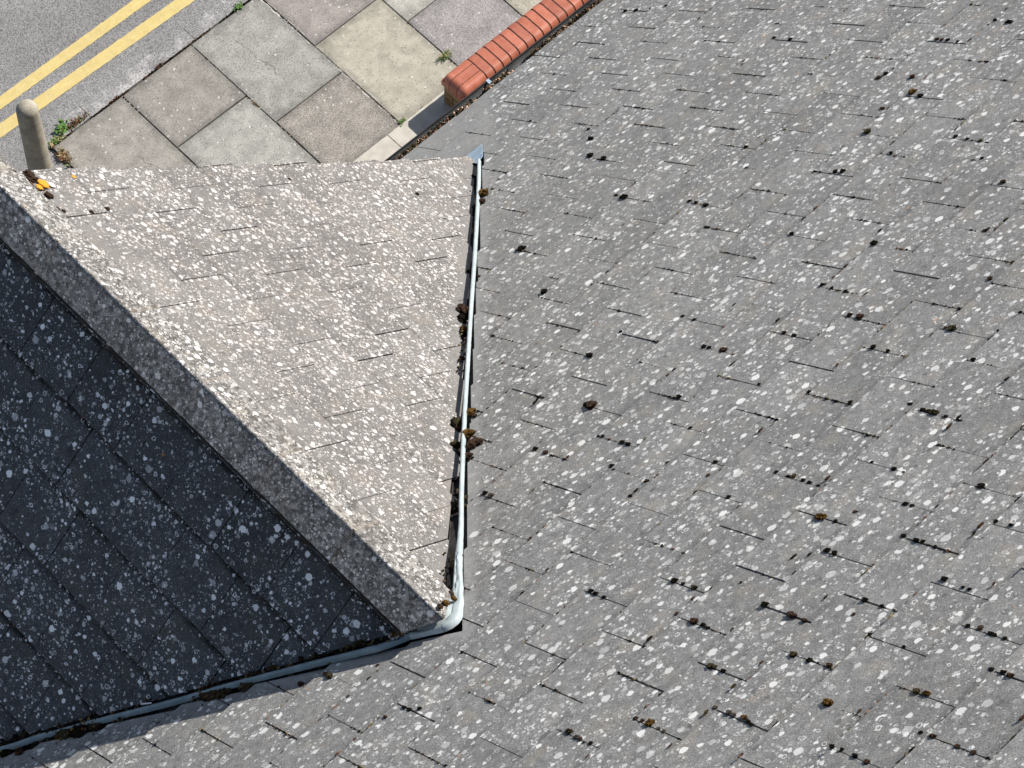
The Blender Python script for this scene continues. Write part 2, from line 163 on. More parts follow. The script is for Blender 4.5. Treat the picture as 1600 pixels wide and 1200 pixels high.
        mk = M.math('MULTIPLY', M.math('MULTIPLY', shape, pres), M.math('MULTIPLY', tone, amt))
        return M.mix(mk, c, tuple(v * gain for v in lich)), mk
    c, m3 = spots(c, 95, dens[2], 0.0008, 0.0026, 0.85, 0.92, 0.7)
    c, m2 = spots(c, 40, dens[1], 0.0022, 0.0075, 0.85, 0.95, 2.3)
    c, mr = spots(c, 21, dens[3], 0.0065, 0.0080, 0.80, 0.97, 5.9, True)
    c, m1 = spots(c, 13.5, dens[0], 0.0060, 0.0170, 0.95, 1.0, 9.1)
    c, m0 = spots(c, 19.0, dens[0] * 0.8, 0.0040, 0.0120, 0.95, 0.98, 4.4)
    # a few orange lichens
    d, cc = M.vor(Q, 3.1); r = M.sep(cc)
    mk = M.math('MULTIPLY', M.mapr(M.math('SUBTRACT', M.math('MULTIPLY_ADD', r[1], 0.02, 0.018), d), 0.0, 0.02), M.math('LESS_THAN', r[0], 0.10))
    c = M.mix(M.math('MULTIPLY', mk, 0.45), c, (0.60, 0.30, 0.12))
    M.base(c)
    h = M.math('ADD', M.math('MULTIPLY', fine, 0.6), M.math('ADD', M.math('MULTIPLY', mid, 1.0), M.math('MULTIPLY', M.math('ADD', m1, m2), 0.5)))
    M.bump(h, 0.55, 0.0016)
    return M.m

def simple_mat(name, a, b, scale=20, rough=0.85, bump=0.3, fine=300, dist=0.002, spec=0.25, coord='Object', finegain=0.4):
    M = NM(name); P = M.n('ShaderNodeTexCoord').outputs[coord]
    n1 = M.noise(P, scale, 4, 0.6); n2 = M.noise(P, fine, 2, 0.6)
    c = M.mix(M.mapr(n1, 0.3, 0.7), a, b)
    c = M.scale_col(c, M.math('MULTIPLY_ADD', M.mapr(n2, 0.25, 0.75), finegain, 1 - finegain / 2))
    M.base(c); M.b.inputs['Roughness'].default_value = rough; M.b.inputs['Specular IOR Level'].default_value = spec
    M.bump(M.math('ADD', n1, n2), bump, dist)
    return M.m

def moss_mat(name, dark, light, top=None):
    M = NM(name); P = M.n('ShaderNodeTexCoord').outputs['Object']
    n1 = M.noise(P, 3.2, 3, 0.7); n2 = M.noise(P, 16, 2, 0.7)
    c = M.mix(M.mapr(n1, 0.35, 0.65), dark, light)
    c = M.scale_col(c, M.math('MULTIPLY_ADD', M.mapr(n2, 0.3, 0.7), 1.3, 0.35))
    if top:
        z = M.n('ShaderNodeSeparateXYZ'); M.put(z.inputs[0], P)
        f = M.math('MULTIPLY', M.mapr(M.math('ADD', z.outputs[2], M.math('MULTIPLY', n1, 0.7)), 0.45, 1.1), M.mapr(n2, 0.35, 0.6))
        c = M.mix(f, c, top)
    M.base(c); M.b.inputs['Roughness'].default_value = 1.0; M.b.inputs['Specular IOR Level'].default_value = 0.05
    M.bump(n2, 0.8, 0.1)
    return M.m

MT = {}
MT['main'] = lichen_mat('tile_main', (0.172, 0.172, 0.168), (0.285, 0.280, 0.270), (0.76, 0.755, 0.73), (0.54, 0.36, 0.42, 0.42), 1, zone='main', K=0.90, cobble=0.10, course=(0.0, 0.13, 0.26, 0.20), tv=0.15)  # same tile as the gable, base lightened to offset its weaker sunlight
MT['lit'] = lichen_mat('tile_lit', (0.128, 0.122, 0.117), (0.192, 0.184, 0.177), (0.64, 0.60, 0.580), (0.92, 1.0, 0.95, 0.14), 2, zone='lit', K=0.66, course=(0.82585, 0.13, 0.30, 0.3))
MT['dark'] = lichen_mat('tile_shaded', (0.058, 0.060, 0.064), (0.100, 0.102, 0.106), (0.98, 0.98, 0.98), (0.36, 0.42, 0.58, 0.36), 3, K=0.74, course=(0.51066, 0.045, 0.85, 0.35))  # same tile as the lit slope, shade deepened by a darker base colour
MT['ridge'] = lichen_mat('ridge_concrete', (0.125, 0.119, 0.111), (0.235, 0.225, 0.212), (0.72, 0.70, 0.68), (0.45, 1.0, 1.2, 0.34), 4, K=0.66, cobble=0.75)
MT['mortar'] = simple_mat('bedding_mortar', (0.012, 0.010, 0.009), (0.045, 0.038, 0.033), 30, 0.95, 0.8, 200, 0.004)
MT['rmortar'] = simple_mat('ridge_joint_mortar', (0.10, 0.085, 0.07), (0.34, 0.31, 0.28), 30, 0.95, 0.8, 200, 0.004)
MT['under'] = simple_mat('roof_underlay', (0.02, 0.02, 0.02), (0.03, 0.03, 0.028), 10)
MT['valley'] = simple_mat('valley_grp', (0.36, 0.42, 0.435), (0.46, 0.52, 0.53), 14, 0.42, 0.15, 120, 0.001, 0.5, finegain=0.12)
MT['valley_shade'] = simple_mat('valley_grp_shaded', (0.15, 0.215, 0.24), (0.24, 0.31, 0.34), 14, 0.45, 0.15, 120, 0.001, 0.5, finegain=0.12)  # shaded copy of the pale roll material: bluish shade put into the colour
MT['lead'] = simple_mat('blue_lead', (0.22, 0.31, 0.40), (0.36, 0.46, 0.54), 22, 0.42, 0.25, 120, 0.002, 0.5, finegain=0.15)
MT['grout'] = simple_mat('valley_dust', (0.25, 0.24, 0.22), (0.42, 0.41, 0.38), 12)
MT['pan'] = simple_mat('dirty_shadow_black_pan', (0.020, 0.019, 0.018), (0.06, 0.058, 0.055), 18)  # dirty pan, blackened so its colour holds the deep shadow beside the roll
MT['gutter'] = simple_mat('gutter_grey', (0.060, 0.062, 0.064), (0.105, 0.107, 0.110), 9, 0.5, 0.1, 60, 0.001, 0.4, finegain=0.15)
MT['black'] = simple_mat('black_rim', (0.015, 0.015, 0.016), (0.03, 0.03, 0.03), 9, 0.5, 0.1)
MT['fascia'] = simple_mat('painted_board', (0.55, 0.55, 0.53), (0.62, 0.62, 0.60), 5, 0.6, 0.1)
MT['sliver'] = simple_mat('white_flake', (0.7, 0.7, 0.7), (0.8, 0.8, 0.8), 9)
MT['k'] = moss_mat('moss_black', (0.010, 0.009, 0.007), (0.035, 0.028, 0.020))
MT['r'] = moss_mat('moss_rust', (0.030, 0.018, 0.012), (0.095, 0.055, 0.038), (0.16, 0.10, 0.07))
MT['g'] = moss_mat('moss_golden', (0.045, 0.028, 0.010), (0.16, 0.085, 0.022), (0.34, 0.19, 0.055))
MT['o'] = moss_mat('moss_olive', (0.022, 0.020, 0.010), (0.075, 0.062, 0.028), (0.17, 0.14, 0.075))
MT['p'] = moss_mat('moss_grey', (0.060, 0.046, 0.038), (0.16, 0.13, 0.115), (0.24, 0.20, 0.17))
MT['O'] = simple_mat('lichen_orange', (0.75, 0.30, 0.02), (0.85, 0.42, 0.05), 160, 0.9, 1.0, 500)
MT['Y'] = simple_mat('lichen_yellow', (0.62, 0.50, 0.10), (0.7, 0.60, 0.22), 160, 0.9, 1.0, 500)
MT['P'] = simple_mat('lichen_peach', (0.62, 0.36, 0.22), (0.68, 0.45, 0.3), 160, 0.9, 1.0, 500)
MT['W'] = simple_mat('lichen_white', (0.72, 0.72, 0.72), (0.8, 0.8, 0.8), 160, 0.9, 0.6, 500)

# ------------------------------------------------------------------ mesh collector
class MB:
    def __init__(s): s.v = []; s.f = []; s.uv = []; s.t = []; s.mi = []
    def face(s, pts, uvs=None, tint=0.5, mi=0):
        i = len(s.v); s.v += [tuple(p) for p in pts]; s.f.append(tuple(range(i, i + len(pts))))
        s.uv += list(uvs) if uvs else [(p[0], p[1]) for p in pts]; s.t.append(tint); s.mi.append(mi)
    def box(s, a, b, mi=0, tint=0.5, fx=None):
        x0, y0, z0 = a; x1, y1, z1 = b
        c = [(x0, y0, z0), (x1, y0, z0), (x1, y1, z0), (x0, y1, z0), (x0, y0, z1), (x1, y0, z1), (x1, y1, z1), (x0, y1, z1)]
        if fx: c = [fx(p) for p in c]
        for q in ((3, 2, 1, 0), (4, 5, 6, 7), (0, 1, 5, 4), (1, 2, 6, 5), (2, 3, 7, 6), (3, 0, 4, 7)):
            s.face([c[i] for i in q], None, tint, mi)
    def prism(s, prof, x0, x1, f, mi=0, tint=0.5):
        """prof: 2D ring, swept from x0 to x1; f(x, a, b) -> point"""
        n = len(prof)
        for i in range(n):
            a = prof[i]; b = prof[(i + 1) % n]
            s.face([f(x0, *a), f(x0, *b), f(x1, *b), f(x1, *a)], None, tint, mi)
        s.face([f(x0, *p) for p in prof][::-1], None, tint, mi); s.face([f(x1, *p) for p in prof], None, tint, mi)
    def build(s, name, mats, parent=None, smooth=False, merge=False, recalc=False):
        me = bpy.data.meshes.new(name); me.from_pydata(s.v, [], s.f)
        mats = mats if isinstance(mats, (list, tuple)) else [mats]
        for m in mats: me.materials.append(m)
        ul = me.uv_layers.new(name='UVMap'); ul.data.foreach_set('uv', [c for p in s.uv for c in p])
        at = me.attributes.new('tint', 'FLOAT', 'FACE'); at.data.foreach_set('value', s.t)
        me.polygons.foreach_set('material_index', s.mi)
        if merge or recalc:
            bm = bmesh.new(); bm.from_mesh(me)
            if merge: bmesh.ops.remove_doubles(bm, verts=bm.verts, dist=0.0004)
            bmesh.ops.recalc_face_normals(bm, faces=bm.faces); bm.to_mesh(me); bm.free()
        if smooth: me.polygons.foreach_set('use_smooth', [True] * len(me.polygons))
        me.update(); o = bpy.data.objects.new(name, me); COL.objects.link(o)
        if parent: o.parent = parent
        return o
def tag(o, label=None, cat=None, group=None, kind=None):
    for k, v in (('label', label), ('category', cat), ('group', group), ('kind', kind)):
        if v: o[k] = v
    return o
def empty(name, loc=(0, 0, 0)):
    o = bpy.data.objects.new(name, None); COL.objects.link(o); o.location = loc; o.empty_display_size = 0.2; return o

# ------------------------------------------------------------------ roof planes
g = 0.316538; W = 0.15; p = 0.80874; q = 0.79978; xr = -0.66813; zr = 0.06294 + G
cp, sp, cq, sq = math.cos(p), math.sin(p), math.cos(q), math.sin(q)
def F_main(x, s, o=0.0): return (x, s * cp + o * sp, G - s * sp + o * cp)
def F_lit(y, s, o=0.0): return (xr + s * cq + o * sq, y, zr - s * sq + o * cq)
def F_dark(y, s, o=0.0): return (xr - s * cq - o * sq, y, zr - s * sq + o * cq)
TH = 0.018
def clip(poly, a, b):
    """keep the part of poly on the left of the directed line a->b"""
    out = []; n = len(poly)
    def sd(P): return (b[0] - a[0]) * (P[1] - a[1]) - (b[1] - a[1]) * (P[0] - a[0])
    for i in range(n):
        P, Q = poly[i], poly[(i + 1) % n]; d1, d2 = sd(P), sd(Q)
        if d1 >= 0: out.append(P)
        if (d1 > 0 > d2) or (d1 < 0 < d2):
            t = d1 / (d1 - d2); out.append((P[0] + (Q[0] - P[0]) * t, P[1] + (Q[1] - P[1]) * t))
    return out if len(out) >= 3 else []
def add_tile(mb, poly, F, stail, tint, dh, flip, lift=0.0):
    """poly in plane coords (x, s); upper face rises to 0 at the tail so that it laps the course below"""
    if len(poly) < 3: return
    ar = sum(poly[i][0] * poly[(i + 1) % len(poly)][1] - poly[(i + 1) % len(poly)][0] * poly[i][1] for i in range(len(poly))) / 2
    if abs(ar) < 0.0006: return
    if (ar < 0) != flip: poly = poly[::-1]
    cx = sum(P[0] for P in poly) / len(poly)
    h = lambda P: -TH * 1.02 * (stail - P[1]) / g + dh + lift * (P[0] - cx)
    top = [F(P[0], P[1], h(P)) for P in poly]; bot = [F(P[0], P[1], h(P) - TH) for P in poly]
    ou = random.random() * 0  # lichens run on over the joints
    mb.face(top, [(P[0] + ou, P[1]) for P in poly], tint); mb.face(bot[::-1], poly[::-1], tint)
    n = len(poly)
    for i in range(n):
        k = (i + 1) % n; mb.face([top[i], bot[i], bot[k], top[k]], [poly[i], poly[i], poly[k], poly[k]], tint * 0.6)

house = empty('house', (0, 3.0, 0))
tag(house, 'house with grey concrete tiled roof, a projecting gable roof and blue-grey valleys', 'house')
def under(o): o.parent = house; o.matrix_parent_inverse = house.matrix_world.inverted(); return o
house.matrix_world = Matrix.Translation((0, 3.0, 0))
HI = Matrix.Translation((0, -3.0, 0))
def part(o, par=house):
    o.parent = par; o.matrix_parent_inverse = HI if par is house else Matrix.Identity(4); return o

def joint_gap():
    r = random.random()
    return random.uniform(0.0012, 0.0024) if r < 0.12 else random.uniform(0.003, 0.0055) if r < 0.86 else random.uniform(0.006, 0.0085)
# main slope ------------------------------------------------------
RA, RB = (-0.640, -0.180), (2.205, 3.930)        # cut along the right-hand valley (x, s)
LA, LB = (-0.660, -0.175), (-3.60, 4.035)        # cut along the left-hand valley
mb = MB(); dhm = {}
def mj(c, h):
    if (c, h) not in dhm: dhm[(c, h)] = (MAIN_DH.get((c, h), random.gauss(0, 0.006)), joint_gap())
    return dhm[(c, h)]
JOINTS = []
for c in range(-17, 16):
    off_s = random.gauss(0, 0.001)
    for h in range(-40, 62):
        if (c + h) % 2: continue
        d0, g0 = mj(c, h); d1, g1 = mj(c, h + 2)
        x0 = h * W + d0 + g0 / 2; x1 = (h + 2) * W + d1 - g1 / 2
        st = c * g + random.gauss(0, 0.0022) + off_s; sh = (c - 1) * g - 0.075; k = random.gauss(0, 0.0016)
        poly = [(x0, sh), (x1, sh), (x1, st + k), (x0, st - k)]
        tint = random.random(); dh = random.gauss(0, 0.0010); lf = random.gauss(0, 0.006)
        JOINTS.append((h * W + d0, c, g0))
        if c > 13: add_tile(mb, poly, F_main, c * g, tint, dh, True, lf); continue
        j1 = random.gauss(0, 0.003); j2 = random.gauss(0, 0.003)
        ra = (RA[0] + j1, RA[1]); rb = (RB[0] + j1 + j2, RB[1]); la = (LA[0] - j1, LA[1]); lb = (LB[0] - j1 - j2, LB[1])
        R_ = clip(poly, rb, ra)      # right of the right valley
        full = abs(sum(poly[i][0] * poly[(i + 1) % 4][1] - poly[(i + 1) % 4][0] * poly[i][1] for i in range(4)) / 2)
        ar = lambda P: abs(sum(P[i][0] * P[(i + 1) % len(P)][1] - P[(i + 1) % len(P)][0] * P[i][1] for i in range(len(P))) / 2) if P else 0
        if ar(R_) > full * 0.9999: add_tile(mb, poly, F_main, c * g, tint, dh, True, lf); continue
        L_ = clip(poly, la, lb)
        if ar(L_) > full * 0.9999: add_tile(mb, poly, F_main, c * g, tint, dh, True, lf); continue
        rest = clip(clip(poly, ra, rb), la, lb)
        add_tile(mb, R_, F_main, c * g, tint, dh, True, 0); add_tile(mb, rest, F_main, c * g, tint, dh, True, 0)
part(mb.build('street_slope', MT['main']))
# gable slopes ----------------------------------------------------
YV = 2.757
def gable_slope(F, yL, kL, DH, K0, K1, ca, cb, keep_left, par_odd, mat, nm, flip):
    mb = MB(); dd = {}
    def jj(K, h):
        if (K, h) not in dd: dd[(K, h)] = (DH.get((K, h), random.gauss(0, 0.004)), max(0.0036 if F is F_dark else 0.0026, joint_gap() * 0.8))
        return dd[(K, h)]
    J = []
    for K in range(K0, K1):
        for h in range(-12, 22):
            if (K + h) % 2 != par_odd: continue
            d0, g0 = jj(K, h); d1, g1 = jj(K, h + 2)
            y0 = yL - h * W - d0 - g0 / 2; y1 = yL - (h + 2) * W - d1 + g1 / 2
            stail = (K + kL) * g; st = stail + random.gauss(0, 0.002); k = random.gauss(0, 0.0014); sh = stail - g - 0.075
            poly = [(y0, sh), (y1, sh), (y1, st + k), (y0, st - k)]
            vj = YV + random.gauss(0, 0.006)
            poly = clip(poly, (vj, -10), (vj, 10))
            if not poly: continue
            poly2 = []
            for P in poly: poly2.append(P)
            j1 = random.gauss(0, 0.004); a = (ca[0] + j1, ca[1]); b = (cb[0] + j1 + random.gauss(0, 0.005), cb[1])
            ym = sum(P_[0] for P_ in poly2) / len(poly2)
            if F is F_lit and ym > 0.50: a = (0.30, 0.580 + j1); b = (2.72, 4.069 + random.gauss(0, 0.006))
            poly2 = clip(poly2, b, a)
            poly2 = clip(poly2, (-50, 0.045), (50, 0.045))
            if poly2:
                add_tile(mb, poly2, F, stail, random.random(), random.gauss(0, 0.0018), flip, 0); J.append((yL - h * W - d0, K, g0)) if yL - h * W - d0 < YV - 0.02 else None
    part(mb.build(nm, mat)); return J
# lit side: keep y greater than the valley cut line ; dark side likewise
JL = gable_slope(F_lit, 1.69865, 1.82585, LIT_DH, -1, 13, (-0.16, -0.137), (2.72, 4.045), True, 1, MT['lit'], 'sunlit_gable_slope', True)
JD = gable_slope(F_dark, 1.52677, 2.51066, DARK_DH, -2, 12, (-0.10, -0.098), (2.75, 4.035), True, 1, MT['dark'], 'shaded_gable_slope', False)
# underlay sheets
mb = MB()
def sheet(F, a, b, o): mb.face([F(a[0], a[1], o), F(b[0], a[1], o), F(b[0], b[1], o), F(a[0], b[1], o)])
sheet(F_main, (-6.2, -5.3), (9.4, 4.66), -0.062)
def tri(F, pts, o): mb.face([F(P[0], P[1], o) for P in pts])
tri(F_lit, [(0.0, 0.02), (2.74, 0.02), (2.74, 4.0)], -0.058); tri(F_dark, [(0.0, 0.02), (2.74, 0.02), (2.74, 4.0)], -0.058)
part(mb.build('roof_underlay', MT['under']))
# ridge of the main roof and rear slope (out of frame)
mb = MB(); yb = -5.3 * cp; zb = G + 5.3 * sp
mb.face([(-6.2, yb, zb), (9.4, yb, zb), (9.4, yb * 2 - 3.25, G - 3.42), (-6.2, yb * 2 - 3.25, G - 3.42)], [(0, 0), (15, 0), (15, 9), (0, 9)])
part(mb.build('rear_slope', MT['main']))
# ridge tiles ------------------------------------------------------
ends = [2.757, 2.655, 2.212, 1.765, 1.325, 0.880, 0.443, -0.09]
def ridge_piece(y0, y1, cutmain=False):
    mb = MB(); L = 0.172; t = 0.016; dz = random.gauss(0, 0.0012); dx = random.gauss(0, 0.0014); sl = random.gauss(0, 0.002)
    outer = [(-0.127, -0.107), (-0.010, -0.0086), (-0.0045, -0.0030), (0, -0.0016), (0.0045, -0.0030), (0.010, -0.0086), (0.127, -0.107)]
    inner = [(0.116, -0.120), (0, -t * 1.4), (-0.116, -0.120)]
    n = max(2, int((y1 - y0) / 0.03)); ring = outer + inner; N = len(ring); prev = None
    for i in range(n + 1):
        y = y0 + (y1 - y0) * i / n; cur = []
        for k, (a, b) in enumerate(ring):
            r = noise.noise(Vector((y * 18, a * 30, b * 30))) * 0.0012
            cur.append((xr + dx + a * (1 + 0.0) + r, y, zr + 0.0905 + dz + sl * (y - y0) + b + r))
        if prev:
            for k in range(N):
                k2 = (k + 1) % N; ua = ring[k][0] * 1.41 + 3 * (k > 6)
                ub = ring[k2][0] * 1.41 + 3 * (k > 6)
                mb.face([prev[k], prev[k2], cur[k2], cur[k]], [(y - 0.03, ua), (y - 0.03, ub), (y, ub), (y, ua)], 0.5 + sl * 100)
        else: mb.face(cur[::-1], None, 0.3)
        prev = cur
    mb.face(prev, None, 0.3)
    o = mb.build('ridge_tile', MT['ridge'], merge=True)
    if cutmain:
        bm = bmesh.new(); bm.from_mesh(o.data)
        bmesh.ops.bisect_plane(bm, geom=bm.verts[:] + bm.edges[:] + bm.faces[:], plane_co=(0, 0.0, G + 0.080), plane_no=(0, sp, cp), clear_inner=True, dist=1e-5)
        bmesh.ops.holes_fill(bm, edges=[e for e in bm.edges if e.is_boundary]); bm.to_mesh(o.data); bm.free()
    return part(o)
for i in range(1, len(ends)):
    ridge_piece(ends[i] + 0.0025, ends[i - 1] - 0.0025, i == len(ends) - 1)
# mortar bed under the ridge and dabs between the ridge tiles
mb = MB(); random.seed(5)
for sgn in (-1, 1):
    n = 110; prev = None
    for i in range(n + 1):
        y = 0.035 + (2.74 - 0.035) * i / n
        o1 = 0.104 + 0.006 * noise.noise(Vector((y * 14, sgn, 0))) + 0.003 * noise.noise(Vector((y * 60, sgn, 3)))
        a = (xr + sgn * o1, y, zr - 0.030 + 0.0905 - 0.098); zz = zr - (o1 + 0.012) * 1.03 - 0.02
        cur = [(xr + sgn * (o1 - 0.01), y, zr - 0.03), (xr + sgn * (o1 + 0.004), y, zr - 0.075), (xr + sgn * (o1 + 0.006 + 0.005 * noise.noise(Vector((y * 30, 1, sgn)))), y, zr - 0.150)]
        if prev:
            for k in range(2): mb.face([prev[k], prev[k + 1], cur[k + 1], cur[k]] if sgn > 0 else [prev[k], cur[k], cur[k + 1], prev[k + 1]])
        prev = cur
part(mb.build('mortar_bed', MT['mortar'], merge=True, smooth=True))
for y in ends[1:-1]:
    mb = MB()
    for sgn in (-1, 1):
        for i in range(10):
            u = 0.012 + i * 0.0165; rr = random.uniform(0.0008, 0.0028)
            cx = xr + sgn * u * 0.765; cz = zr + 0.0905 - u * 0.644
            yy = y + random.gauss(0, 0.0015); wv = random.uniform(0.005, 0.010)
            nx, nz = sgn * 0.644, 0.765; tx, tz = sgn * 0.765, -0.644; L2 = 0.0095
            top = [(cx - tx * L2 + nx * rr * 0.3, yy - wv, cz - tz * L2 + nz * rr * 0.3), (cx + tx * L2 + nx * rr * 0.3, yy - wv, cz + tz * L2 + nz * rr * 0.3), (cx + tx * L2 + nx * rr, yy, cz + tz * L2 + nz * rr), (cx - tx * L2 + nx * rr, yy, cz - tz * L2 + nz * rr)]
            top2 = [top[3], top[2], (top[1][0], yy + wv, top[1][2]), (top[0][0], yy + wv, top[0][2])]
            mb.face(top); mb.face(top2)
    part(mb.build('ridge_joint_mortar', MT['rmortar']))
# valley pans + central roll -----------------------------------------
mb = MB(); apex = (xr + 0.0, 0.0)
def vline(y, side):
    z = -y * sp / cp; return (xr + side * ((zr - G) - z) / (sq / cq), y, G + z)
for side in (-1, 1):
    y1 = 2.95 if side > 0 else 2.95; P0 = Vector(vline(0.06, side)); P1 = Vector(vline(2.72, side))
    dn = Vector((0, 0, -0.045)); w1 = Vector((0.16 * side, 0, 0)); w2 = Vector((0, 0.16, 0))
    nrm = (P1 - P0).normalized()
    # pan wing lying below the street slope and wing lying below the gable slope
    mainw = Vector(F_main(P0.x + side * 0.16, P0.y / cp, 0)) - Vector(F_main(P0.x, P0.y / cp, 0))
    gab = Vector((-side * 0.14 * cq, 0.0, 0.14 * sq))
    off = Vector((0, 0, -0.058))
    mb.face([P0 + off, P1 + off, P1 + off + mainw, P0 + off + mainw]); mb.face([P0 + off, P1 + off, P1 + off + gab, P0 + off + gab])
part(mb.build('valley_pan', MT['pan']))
def roll_part(pts, nm, mat):
    mb = MB(); prev = None; n = len(pts)
    P = [Vector(a[:3]) for a in pts]; Wd = [a[3] for a in pts]
    # resample smoothly
    S = []
    for i in range(n - 1):
        m = max(2, int((P[i + 1] - P[i]).length / 0.012))
        for k in range(m):
            t = k / m; p0 = P[max(0, i - 1)]; p1 = P[i]; p2 = P[i + 1]; p3 = P[min(n - 1, i + 2)]
            pt = 0.5 * ((2 * p1) + (-p0 + p2) * t + (2 * p0 - 5 * p1 + 4 * p2 - p3) * t * t + (-p0 + 3 * p1 - 3 * p2 + p3) * t ** 3)
            S.append((pt, Wd[i] + (Wd[i + 1] - Wd[i]) * t))
    S.append((P[-1], Wd[-1])); up0 = Vector((0, sp, cp))
    for i, (c, r) in enumerate(S):
        tg = (S[min(len(S) - 1, i + 1)][0] - S[max(0, i - 1)][0]).normalized()
        up = (up0 - tg * up0.dot(tg)).normalized(); sd = tg.cross(up)
        wv = 1 + 0.07 * noise.noise(c * 16); r *= wv; rise = r * (0.70 if r < 0.0125 else 0.42); fold = 0.0 if r < 0.0125 else 0.0045
        ring = []
        for a in (-1, -0.97, -0.85, -0.6, -0.3, -0.1, 0.08, 0.18, 0.25, 0.32, 0.45, 0.6, 0.85, 0.97, 1):
            hh = math.sqrt(max(0, 1 - a * a)) * rise
            if abs(a) == 1: hh = -0.016
            ring.append(c + sd * (a * r * (1 + fold * 26 * noise.noise(c * 22 + Vector((0, 0, 4))))) + up * (hh - 0.004 + fold * noise.noise(Vector((c.x * 26, c.y * 26, a * 1.7))) * (1 - abs(a)) * 2 - fold * 0.9 * math.exp(-((a - 0.25) / 0.16) ** 2) + 0.0012 * noise.noise(c * 40 + Vector((a, 0, 0)))))
        if prev:
            for k in range(len(ring) - 1): mb.face([prev[k], prev[k + 1], ring[k + 1], ring[k]])
        prev = ring
    return part(mb.build(nm, mat, merge=True, smooth=True))
for i_, k_ in ((8, 1.05), (9, 1.3), (10, 1.4), (11, 1.25), (12, 1.3), (13, 1.15)): ROLL[i_][3] *= k_
for i_ in range(8): ROLL[i_][3] *= 0.72
for i_ in (8, 9, 10, 11, 12): ROLL[i_][3] *= 1.22
for i_ in range(14, len(ROLL)): ROLL[i_][3] *= 0.88
roll_part(ROLL[:15], 'valley_roll', MT['valley']); roll_part(ROLL[12:], 'valley_roll', MT['valley_shade'])
# turned-over lead at the meeting of the two valleys
mb = MB()
def Mp(x, s, o): return Vector(F_main(x, s, o))
saddle = [(-0.520, 0.060, 0.012), (-0.545, -0.040, 0.016), (-0.590, -0.115, 0.010), (-0.640, -0.150, 0.008), (-0.700, -0.120, 0.012), (-0.745, -0.040, 0.014)]
inner = [(-0.560, 0.075, 0.022), (-0.575, 0.000, 0.036), (-0.610, -0.045, 0.050), (-0.645, -0.062, 0.056), (-0.685, -0.045, 0.046), (-0.735, 0.005, 0.030)]
inner2 = [(-0.585, 0.110, 0.020), (-0.602, 0.050, 0.045), (-0.632, 0.010, 0.064), (-0.655, 0.000, 0.070), (-0.690, 0.012, 0.058), (-0.728, 0.055, 0.030)]
for rowa, rowb in ((saddle, inner), (inner, inner2)):
    for i in range(5): mb.face([Mp(*rowa[i]), Mp(*rowa[i + 1]), Mp(*rowb[i + 1]), Mp(*rowb[i])])
so_ = mb.build('lead_saddle', MT['valley'], merge=True, smooth=True)
bm = bmesh.new(); bm.from_mesh(so_.data); bmesh.ops.subdivide_edges(bm, edges=bm.edges, cuts=3, use_grid_fill=True, smooth=0.6)
for v in bm.verts: v.co += Vector((0, sp, cp)) * 0.003 * noise.noise(v.co * 45)
bm.to_mesh(so_.data); bm.free(); so_.data.polygons.foreach_set('use_smooth', [True] * len(so_.data.polygons))
md = so_.modifiers.new('thick', 'SOLIDIFY'); md.thickness = 0.003; part(so_)
# flap where the right valley discharges onto the street slope
mb = MB(); fl = [(2.02, 4.070, -0.004), (2.232, 4.058, -0.008), (2.205, 3.92, -0.014), (2.150, 3.86, -0.016), (2.09, 3.90, -0.010), (2.03, 4.00, -0.006)]
FL = [(2.140, 4.090, 0.006), (2.301, 4.064, 0.008), (2.205, 3.915, 0.006), (2.139, 3.88, 0.004), (2.135, 3.95, 0.006), (2.13, 4.03, 0.006)]
mb.face([Mp(*a) for a in FL]); fo = mb.build('valley_end_flap', MT['lead'], recalc=True)
md = fo.modifiers.new('thick', 'SOLIDIFY'); md.thickness = 0.003; part(fo)
# undercloak and gable verge wall
mb = MB()
for F, fl_ in ((F_lit, 1), (F_dark, -1)):
    mb.face([F(2.765, -0.0, -0.045), F(2.765, 4.0, -0.045), F(2.60, 4.0, -0.045), F(2.60, -0.0, -0.045)])
part(mb.build('undercloak', MT['mortar']))
def brick_mat(nm, c1, c2, mortar, sc_=1.0):
    M = NM(nm); P = M.n('ShaderNodeTexCoord').outputs['Object']; b = M.n('ShaderNodeTexBrick')
    cx = M.n('ShaderNodeSeparateXYZ'); M.put(cx.inputs[0], P); cc = M.n('ShaderNodeCombineXYZ')
    M.put(cc.inputs[0], M.math('ADD', cx.outputs[0], cx.outputs[1])); M.put(cc.inputs[1], cx.outputs[2])
    M.put(b.inputs['Vector'], cc.outputs[0]); b.inputs['Color1'].default_value = (*c1, 1); b.inputs['Color2'].default_value = (*c2, 1); b.inputs['Mortar'].default_value = (*mortar, 1)
    b.inputs['Scale'].default_value = 1.0; b.inputs['Brick Width'].default_value = 0.225; b.inputs['Row Height'].default_value = 0.075; b.inputs['Mortar Size'].default_value = 0.008
    n = M.noise(P, 60, 3)
    M.base(M.scale_col(b.outputs[0], M.math('MULTIPLY_ADD', n, 0.8, 0.6))); M.bump(M.math('SUBTRACT', n, b.outputs[1]), 0.5, 0.004)
    return M.m
MT['brick'] = brick_mat('yellow_brick', (0.30, 0.21, 0.12), (0.36, 0.25, 0.15), (0.26, 0.24, 0.21))
mb = MB(); zg = G + 0.03; xl, xrr = xr - 2.78, xr + 2.78
mb.face([(xr, 2.70, zr - 0.07), (xl, 2.70, zr - 0.07 - 2.78 * sq / cq), (xrr, 2.70, zr - 0.07 - 2.78 * sq / cq)])
mb.face([(xr, 2.60, zr - 0.07), (xrr, 2.60, zr - 0.07 - 2.78 * sq / cq), (xl, 2.60, zr - 0.07 - 2.78 * sq / cq)])
part(mb.build('gable_wall', MT['brick']))
mb = MB(); zt = G - 3.50
yr_ = yb * 2 - 3.0
